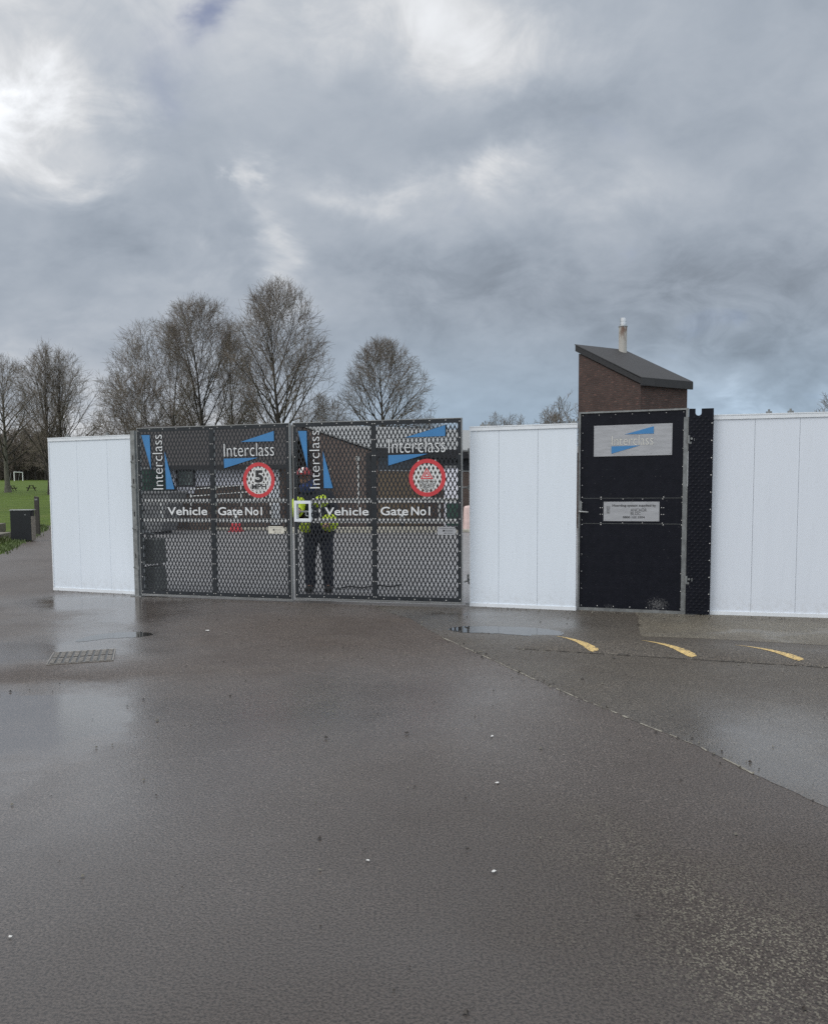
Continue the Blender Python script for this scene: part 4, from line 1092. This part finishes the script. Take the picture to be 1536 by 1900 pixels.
def mesh_np(name, V, F, mat, parent=None):
    me = bpy.data.meshes.new(name)
    me.vertices.add(len(V)); me.vertices.foreach_set('co', V.astype(np.float32).ravel())
    me.loops.add(F.size); me.loops.foreach_set('vertex_index', F.astype(np.int32).ravel())
    me.polygons.add(len(F)); me.polygons.foreach_set('loop_start', np.arange(0, F.size, 4, dtype=np.int32))
    try: me.polygons.foreach_set('loop_total', np.full(len(F), 4, dtype=np.int32))
    except Exception: pass
    me.materials.append(MAT[mat]); me.update(calc_edges=True); me.validate()
    o = bpy.data.objects.new(name, me); COL.objects.link(o)
    if parent: o.parent = parent
    return o
class Tree:
    """a bare winter tree: leader, ascending limbs and three orders of twigs, all kept inside one crown outline"""
    def __init__(s, seed, H, rad, shape, first=.22, limbs=26, angle=52, up=.35, tw=.011, dens=1.0, r0=None, stems=1, lead=.80):
        s.g = np.random.default_rng(seed); s.H, s.rad, s.shape = H, rad, shape
        s.tw, s.dens, s.up = tw, dens, up
        s.lump = s.g.uniform(0, 6.28, 6)
        s.trunk, s.crown, s.limbs = [], [], []
        for st in range(stems):
            az_ = 6.28 * st / stems + seed
            lean = np.array([0., 0, 1]) if stems == 1 else np.array([math.cos(az_) * .26, math.sin(az_) * .26, 1])
            hh = H * lead * (1 if st == 0 else s.g.uniform(.8, .97))
            r_ = (r0 or H * .019) * (1 if stems == 1 else .75)
            pts = s.path(np.zeros(3), lean, hh, 14, .025, .05)
            rr = r_ * (1 - np.linspace(0, 1, 14) ** .85 * .93); rr[0] *= 1.35
            s.trunk.append((pts, rr, 9))
            nl = limbs if stems == 1 else int(limbs * 1.25 / stems)
            for k in range(nl):
                f = first + (1 - first) * ((k + s.g.uniform(0, 1)) / nl) ** .95
                i = min(f, .999) * 13; i0 = min(12, int(i)); base = pts[i0] + (pts[i0 + 1] - pts[i0]) * (i - i0)
                az_ = k * 2.399 + s.g.uniform(-.5, .5)
                e = R(angle) * (1.05 - .72 * (f - first) / (1 - first)) + s.g.uniform(-.14, .14)
                dirv = np.array([math.cos(az_) * math.sin(e), math.sin(az_) * math.sin(e), math.cos(e)])
                L_ = s.reach(base, dirv) * s.g.uniform(.86, 1.0)
                rb = min(np.interp(i, np.arange(14), rr) * .58, L_ * .016 + .008)
                s.grow(base, dirv, L_, rb, 1)
    def env(s, z, az):
        k = s.lump
        l = 1 + .09 * math.sin(2 * az + k[0] + z * .5) + .08 * math.sin(3 * az + k[1] - z * .9) + .05 * math.sin(5 * az + k[2] + z * 1.7)
        return s.rad * l * np.interp(z / s.H, *s.shape)
    def reach(s, b, dv):
        t_ = .25
        while t_ < s.H:
            p = b + dv * t_ + np.array([0, 0, s.up * t_ * .22])
            if p[2] > s.H or p[2] < s.H * .04 or math.hypot(p[0], p[1]) > s.env(p[2], math.atan2(p[1], p[0])): break
            t_ += .2
        return max(.3, t_)
    def path(s, b, dv, L_, n, wig, up):
        pts = np.empty((n, 3)); pts[0] = b; d_ = dv / np.linalg.norm(dv); st = L_ / (n - 1)
        nz = s.g.normal(0, wig, (n, 3)); nz[:, 2] += up
        for i in range(1, n):
            d_ = d_ + nz[i]; d_ = d_ / math.sqrt(d_[0] * d_[0] + d_[1] * d_[1] + d_[2] * d_[2])
            pts[i] = pts[i - 1] + d_ * st
        return pts
    def grow(s, b, dv, L_, r_, lev):
        n = {1: 8, 2: 5, 3: 4, 4: 3}[lev]; sides = {1: 5, 2: 4, 3: 3, 4: 3}[lev]
        pts = s.path(b, dv, L_, n, {1: .06, 2: .09, 3: .12, 4: .12}[lev], s.up * {1: .12, 2: .12, 3: .12, 4: .1}[lev])
        rr = np.maximum(s.tw * .8, r_ * (1 - np.linspace(0, 1, n) * .78)); rr[-1] = s.tw * .5
        (s.limbs if lev == 1 else s.crown).append((pts, rr, sides))
        if lev == 4: return
        k = int(round({1: 2.0 * L_ + 2.5, 2: 2.1 * L_ + 1.6, 3: 2.0 * L_ + .9}[lev] * s.dens * s.g.uniform(.8, 1.2)))
        k = max(1, min(k, {1: 11, 2: 6, 3: 3}[lev]))
        cap = {1: .22, 2: .105, 3: .055}[lev] * s.H
        for q in range(k):
            f = (.24 if lev == 1 else .15) + (.75 if lev == 1 else .84) * (q + s.g.uniform(0, 1)) / k
            f = min(f, .99); i = f * (n - 1); i0 = min(n - 2, int(i)); base = pts[i0] + (pts[i0 + 1] - pts[i0]) * (i - i0)
            ax = pts[i0 + 1] - pts[i0]; ax = ax / np.linalg.norm(ax)
            rv = s.g.normal(0, 1, 3); rv -= ax * rv.dot(ax); rv /= np.linalg.norm(rv)
            a_ = R(s.g.uniform(22, 46)); nd = ax * math.cos(a_) + rv * math.sin(a_)
            l2 = cap * s.g.uniform(.55, 1.1) * (1.15 - .55 * f)
            if lev < 3: l2 = min(l2, s.reach(base, nd))
            s.grow(base, nd, max(l2, .25), max(s.tw, rr[i0] * .52), lev + 1)
    def make(s, label, loc, rz=0, bark='bark', group='bare winter trees', name='bare_tree', sx=1):
        t = thing(name, label, 'tree', loc, rz, group)
        V, F_ = tubes_np(s.trunk); V[:, :2] *= sx; mesh_np('trunk', V, F_, bark, t)
        V, F_ = tubes_np(s.limbs); V[:, :2] *= sx; mesh_np('branch_frame', V, F_, 'bark', t)
        V, F_ = tubes_np(s.crown); V[:, :2] *= sx; mesh_np('crown', V, F_, 'twig', t)
        return t
OVAL = ([0, .12, .25, .45, .62, .78, .90, .97, 1.0], [.35, .75, .95, 1.0, .95, .74, .48, .26, .12])
ROUND = ([0, .15, .3, .45, .6, .75, .88, .96, 1.0], [.4, .85, 1.0, 1.0, .97, .83, .58, .34, .14])
VASE = ([0, .15, .35, .6, .8, .92, .98, 1.0], [.2, .55, .85, 1.0, .95, .72, .45, .25])
SPIRE = ([0, .1, .4, .7, .9, 1.0], [.5, 1.0, .95, .6, .25, .04])
def X(px, Y): return (px - 768) / 1500 * Y
def spot(px, Y): return (X(px, Y), Y, rise(Y) - .05)
Tree(11, 15.9, 4.15, OVAL, .25, 34, 50, .42, .0085, 1.15, .25).make('tallest bare tree with an upright oval crown above the joint of the gates', spot(527, 58))
Tree(23, 12.1, 3.75, ROUND, .30, 34, 62, .30, .008, 1.3, .24).make('neat round headed bare tree standing alone on the right of the tree row', spot(714, 60))
Tree(31, 14.9, 3.8, VASE, .20, 26, 44, .40, .0085, 1.1, .22).make('tall vase shaped bare tree just left of the tallest tree', spot(388, 60))
Tree(37, 13.6, 4.2, VASE, .18, 26, 50, .34, .0085, 1.1, .20, 2).make('leaning twin stemmed bare tree at the left of the gate tree group', spot(303, 61))
Tree(41, 11.0, 3.5, ROUND, .08, 30, 60, .28, .010, 1.15, .15, 3).make('dense bushy bare tree at the left end of the gate tree group', spot(262, 66))
Tree(43, 14.0, 1.7, OVAL, .3, 22, 34, .45, .008, 1.05, .14).make('slender bare tree squeezed between the two tallest trees', spot(438, 63))
Tree(47, 8.6, 3.2, ROUND, .08, 26, 62, .28, .008, 1.15, .12, 3).make('low bushy bare tree filling the gap right of the tallest tree', spot(602, 66))
Tree(53, 8.2, 3.2, ROUND, .05, 28, 62, .28, .008, 1.2, .12, 3).make('low bushy bare tree under the vase shaped tree', spot(345, 68))
Tree(55, 8.4, 2.8, ROUND, .05, 26, 62, .28, .008, 1.15, .12, 3).make('low bushy bare tree behind the foot of the tallest tree', spot(470, 69))
Tree(59, 6.9, 2.0, ROUND, .15, 18, 60, .25, .010, .8, .1, 2).make('small wispy bare tree at the right foot of the round headed tree', spot(808, 63))
Tree(57, 7.6, 3.4, ROUND, .08, 24, 66, .18, .008, 1.0, .12, 3).make('low spreading bare tree reaching towards the short white hoarding', spot(238, 62))
Tree(61, 17.2, 5.8, OVAL, .22, 30, 58, .30, .012, .75, .36).make('leftmost bare tree with a pale straight trunk on the grass', spot(18, 103), 0, 'limebark')
Tree(67, 17.0, 6.4, ROUND, .10, 30, 56, .30, .012, .72, .30, 2).make('broad bare tree rising behind the short white hoarding', spot(112, 95))
for k, (px, hh, lb) in enumerate(((95, 18.4, 'taller bare poplar spire behind the short white hoarding'), (120, 17.2, 'shorter bare poplar spire behind the short white hoarding'))):
    Tree(71 + k, hh, 1.5, SPIRE, .08, 40, 22, .5, .012, .65, .2).make(lb, spot(px, 92 + k), 0, 'bark', 'poplar spires', 'bare_poplar')
# over the middle hoarding and beside the tower
for k, (px, Y, hh, rad, lb) in enumerate(((920, 118, 10.6, 3.0, 'small distant round tree left above the middle hoarding'), (957, 121, 10.9, 3.0, 'small distant round tree right above the middle hoarding'),
                                          (1018, 85, 8.8, 3.0, 'dense low tree hard against the left side of the brick tower'), (1052, 80, 9.9, 2.6, 'taller thin tree partly hidden by the brick tower'),
                                          (1548, 84, 11.0, 2.6, 'bare tree rising above the right hoarding at the picture edge'))):
    Tree(81 + k, hh, rad, ROUND, .12, 20, 58, .3, .014, .85, .14, 2).make(lb, spot(px, Y), 0, 'bark', 'distant trees over the hoardings')
# woodland edge beyond the field: individual copies in front of one dense mass
base_tree = Tree(91, 15.0, 5.5, OVAL, .12, 22, 60, .3, .035, .75, .28, 1)
bt = None
wl = ['thin woodland tree at the far edge of the field, first from the left', 'woodland tree at the far edge of the field behind the leftmost trunk', 'woodland tree at the far edge of the field left of the goal', 'woodland tree at the far edge of the field straight behind the goal',
      'woodland tree at the far edge of the field right of the goal', 'woodland tree at the far edge of the field next to the white hoarding']
for k, px in enumerate((-20, 14, 34, 55, 70, 88)):
    Y = 236 + (k * 37 % 14)
    if bt is None: o = bt = base_tree.make(wl[0], spot(px, Y), 0, 'bark', 'woodland edge trees', 'woodland_tree')
    else:
        o = bt.copy(); COL.objects.link(o); o['label'] = wl[k]
        for ch in list(bt.children):
            c = ch.copy(); COL.objects.link(c); c.parent = o
    o.location = spot(px, Y); o.rotation_euler.z = k * 1.7; sc = .92 + .05 * (k % 4); o.scale = (sc, sc, sc)
gw = np.random.default_rng(5); br = []
for k in range(2600):
    px = gw.uniform(-260, 330); Y = gw.uniform(250, 300)
    h0 = rise(Y); hh = gw.uniform(6, 15) if gw.random() < .6 else gw.uniform(2, 7)
    x0 = X(px, Y); n = 4; zs = np.linspace(0, hh, n)
    pts = np.stack([x0 + np.cumsum(gw.normal(0, .35, n)), Y + np.cumsum(gw.normal(0, .3, n)), h0 + zs], 1)
    br.append((pts, np.array([.20, .15, .10, .04]) * gw.uniform(.5, 1.2), 4))
    for q in range(7):
        f = gw.uniform(.15, .95); b0 = pts[0] + (pts[-1] - pts[0]) * f
        dv = np.array([gw.normal(0, 1), gw.normal(0, .6), abs(gw.normal(.5, .5))]); dv /= np.linalg.norm(dv); L_ = gw.uniform(1.2, 3.6)
        br.append((np.array([b0, b0 + dv * L_ * .5 + gw.normal(0, .1, 3), b0 + dv * L_]), np.array([.07, .055, .03]), 3))
V, F_ = tubes_np(br); tag(mesh_np('woodland', V, F_, 'twigdark'), kind='stuff')

# ================================================================== THE WORKER BEHIND THE GATE
def skin_mesh(name, nodes, edges, mat, parent, sub=2, fat=1.0):
    """nodes: name -> (x, y, z, radius x, radius y); grown as one continuous skinned surface"""
    keys = list(nodes); ix = {k: i for i, k in enumerate(keys)}
    me = bpy.data.meshes.new(name); bm = bmesh.new()
    lay = bm.verts.layers.skin.verify()
    vs = []
    for k in keys:
        q = nodes[k]; v = bm.verts.new(q[:3]); v[lay].radius = (q[3] * fat, (q[4] if len(q) > 4 else q[3]) * fat); v[lay].use_root = (k == keys[0]); vs.append(v)
    for a_, b_ in edges: bm.edges.new((vs[ix[a_]], vs[ix[b_]]))
    bm.to_mesh(me); bm.free()
    tmp = bpy.data.objects.new(name, me); COL.objects.link(tmp)
    tmp.modifiers.new('skin', 'SKIN').use_smooth_shade = True
    m_ = tmp.modifiers.new('sub', 'SUBSURF'); m_.levels = sub; m_.render_levels = sub
    dg = bpy.context.evaluated_depsgraph_get(); dg.update()
    nm = bpy.data.meshes.new_from_object(tmp.evaluated_get(dg))
    bpy.data.objects.remove(tmp)
    nm.name = name; nm.materials.clear(); nm.materials.append(MAT[mat])
    nm.polygons.foreach_set('use_smooth', [True] * len(nm.polygons))
    o = bpy.data.objects.new(name, nm); COL.objects.link(o); o.parent = parent
    return o
pr = thing('person', 'worker in dark clothes with bright yellow hi-vis and red helmet at the gate lock', 'person', (-1.43, 11.95, 0), 0)
N = dict(
    pelvis=(.02, .02, .98, .15, .11), spine=(0, .01, 1.16, .14, .10), chest=(-.02, -.02, 1.36, .165, .115), neckb=(-.07, -.05, 1.50, .07), neck=(-.11, -.08, 1.57, .058), head=(-.155, -.10, 1.67, .082, .095), crown=(-.165, -.09, 1.78, .07, .08),
    hipL=(-.09, .02, .92, .095), kneeL=(-.115, -.02, .50, .060), ankL=(-.11, .04, .10, .045), toeL=(-.12, -.13, .04, .04),
    hipR=(.13, .02, .92, .095), kneeR=(.15, -.02, .50, .060), ankR=(.15, .05, .10, .045), toeR=(.17, -.12, .04, .04),
    shL=(-.20, -.04, 1.42, .062), elL=(-.28, -.22, 1.20, .046), wrL=(-.20, -.52, 1.22, .032), paL=(-.185, -.60, 1.225, .036, .022),
    shR=(.17, .0, 1.43, .062), elR=(.25, -.03, 1.16, .046), wrR=(.19, -.26, 1.02, .032), paR=(.17, -.34, 1.01, .036, .022))
E_ = [('pelvis', 'spine'), ('spine', 'chest'), ('chest', 'neckb'), ('neckb', 'neck'), ('neck', 'head'), ('head', 'crown'), ('pelvis', 'hipL'), ('hipL', 'kneeL'), ('kneeL', 'ankL'), ('ankL', 'toeL'),
      ('pelvis', 'hipR'), ('hipR', 'kneeR'), ('kneeR', 'ankR'), ('ankR', 'toeR'), ('chest', 'shL'), ('shL', 'elL'), ('elL', 'wrL'), ('wrL', 'paL'), ('chest', 'shR'), ('shR', 'elR'), ('elR', 'wrR'), ('wrR', 'paR')]
for sd_, px_, py_, pz_ in (('L', -.185, -.60, 1.225), ('R', .17, -.34, 1.01)):
    for k, (ox, ln) in enumerate(((-.028, .070), (-.010, .082), (.010, .078), (.028, .062))):
        a_, b_, c_ = f'f{sd_}{k}a', f'f{sd_}{k}b', f'f{sd_}{k}c'
        N[a_] = (px_ + ox, py_ - .035, pz_ + .003, .0095); N[b_] = (px_ + ox * 1.1, py_ - .035 - ln * .55, pz_ - .006, .0062); N[c_] = (px_ + ox * 1.05, py_ - .035 - ln * .8, pz_ - .036, .0075)
        E_ += [('pa' + sd_, a_), (a_, b_), (b_, c_)]
    q = 1 if sd_ == 'L' else -1
    N[f't{sd_}a'] = (px_ + q * .040, py_ - .005, pz_ - .008, .011); N[f't{sd_}b'] = (px_ + q * .048, py_ - .045, pz_ - .022, .009)
    E_ += [('pa' + sd_, f't{sd_}a'), (f't{sd_}a', f't{sd_}b')]
skin_mesh('body', N, E_, 'skin', pr)
skin_mesh('trousers', dict(pelvis=(.02, .02, .99, .165, .125), hipL=(-.085, .02, .86, .110), kneeL=(-.115, -.02, .50, .080), ankL=(-.11, .045, .03, .070), hipR=(.125, .02, .86, .110), kneeR=(.15, -.02, .50, .080), ankR=(.155, .05, .03, .070)),
          [('pelvis', 'hipL'), ('hipL', 'kneeL'), ('kneeL', 'ankL'), ('pelvis', 'hipR'), ('hipR', 'kneeR'), ('kneeR', 'ankR')], 'navy', pr, fat=1.18)
jk = skin_mesh('jacket', dict(hem=(.025, .01, .84, .205, .155), waist=(.01, .01, 1.05, .19, .145), chest=(-.02, -.01, 1.34, .205, .15), neckb=(-.07, -.05, 1.49, .10), shL=(-.20, -.04, 1.41, .085), elL=(-.285, -.22, 1.20, .070), wrL=(-.205, -.49, 1.22, .052), shR=(.18, .0, 1.42, .088), elR=(.265, -.03, 1.15, .074), wrR=(.20, -.235, 1.03, .056)),
          [('hem', 'waist'), ('waist', 'chest'), ('chest', 'neckb'), ('chest', 'shL'), ('shL', 'elL'), ('elL', 'wrL'), ('chest', 'shR'), ('shR', 'elR'), ('elR', 'wrR')], 'navy', pr, fat=1.18)
# hi-vis cloth over the navy jacket: sleeves, shoulder yoke and side skirts
skin_mesh('hi_vis_sleeve', dict(a=(-.215, -.06, 1.38, .094), b=(-.288, -.22, 1.20, .080), c=(-.215, -.46, 1.22, .062)), [('a', 'b'), ('b', 'c')], 'hivis', pr, fat=1.42)
skin_mesh('hi_vis_chest_panel', dict(a=(.02, -.10, 1.42, .09), b=(.07, -.12, 1.34, .105), c=(.10, -.13, 1.24, .07)), [('a', 'b'), ('b', 'c')], 'hivis', pr, fat=1.42)
skin_mesh('hi_vis_skirt', dict(a=(-.125, -.09, 1.10, .085), b=(-.155, -.08, .97, .080), c=(-.16, -.08, .88, .06)), [('a', 'b'), ('b', 'c')], 'hivis', pr, fat=1.42)
skin_mesh('hi_vis_cuff', dict(a=(.255, -.05, 1.10, .094), b=(.18, -.18, 1.02, .105), c=(.13, -.24, .98, .07)), [('a', 'b'), ('b', 'c')], 'hivis', pr, fat=1.42)
m = MB(); m.tube([(.235, -.09, 1.085), (.222, -.125, 1.068)], .095, 14); m.build('reflective_band', 'reflect', pr)
skin_mesh('snood', dict(a=(-.075, -.06, 1.48, .15), b=(-.115, -.09, 1.57, .135), c=(-.15, -.115, 1.645, .135)), [('a', 'b'), ('b', 'c')], 'scarf', pr)
hm_ = MB(); nu, nv = 20, 8
for j_ in range(nv + 1):
    th = (math.pi / 2) * j_ / nv
    for i in range(nu):
        a_ = 2 * math.pi * i / nu
        hm_.v.append((-.165 + .118 * math.cos(th) * math.cos(a_), -.10 + .142 * math.cos(th) * math.sin(a_), 1.745 + .105 * math.sin(th)))
for j_ in range(nv):
    for i in range(nu): hm_.f.append((j_ * nu + i, j_ * nu + (i + 1) % nu, (j_ + 1) * nu + (i + 1) % nu, (j_ + 1) * nu + i)); hm_.m.append(1 if (i in (13, 14) and j_ > 0) else 0)
hm_.prism_z([(-.165 + .13 * math.cos(a_), -.10 + (.175 if math.sin(a_) < 0 else .15) * math.sin(a_)) for a_ in np.linspace(0, 2 * math.pi, 25)[:-1]], 1.735, 1.747)
hm_.build('helmet', ['helmet', 'goal'], pr, smooth=True)
fm = MB()
for s_ in (-1, 1): fm.tube([(-.155 + s_ * .032, -.186, 1.690), (-.155 + s_ * .032, -.196, 1.690)], .011, 8)
fm.build('eye', 'ink', pr)
fm = MB(); fm.tube([(-.156, -.185, 1.69), (-.156, -.205, 1.665), (-.156, -.195, 1.655)], [.009, .014, .011], 8); fm.build('nose', 'skin', pr)
for x0, y0 in ((-.112, .03), (.156, .035)):
    skin_mesh('boot', dict(a=(x0, y0 + .01, .13, .06), b=(x0, y0 + .01, .05, .052), c=(x0 + (.02 if x0 > 0 else -.015), y0 - .17, .045, .046)), [('a', 'b'), ('b', 'c')], 'boot', pr, fat=1.35)
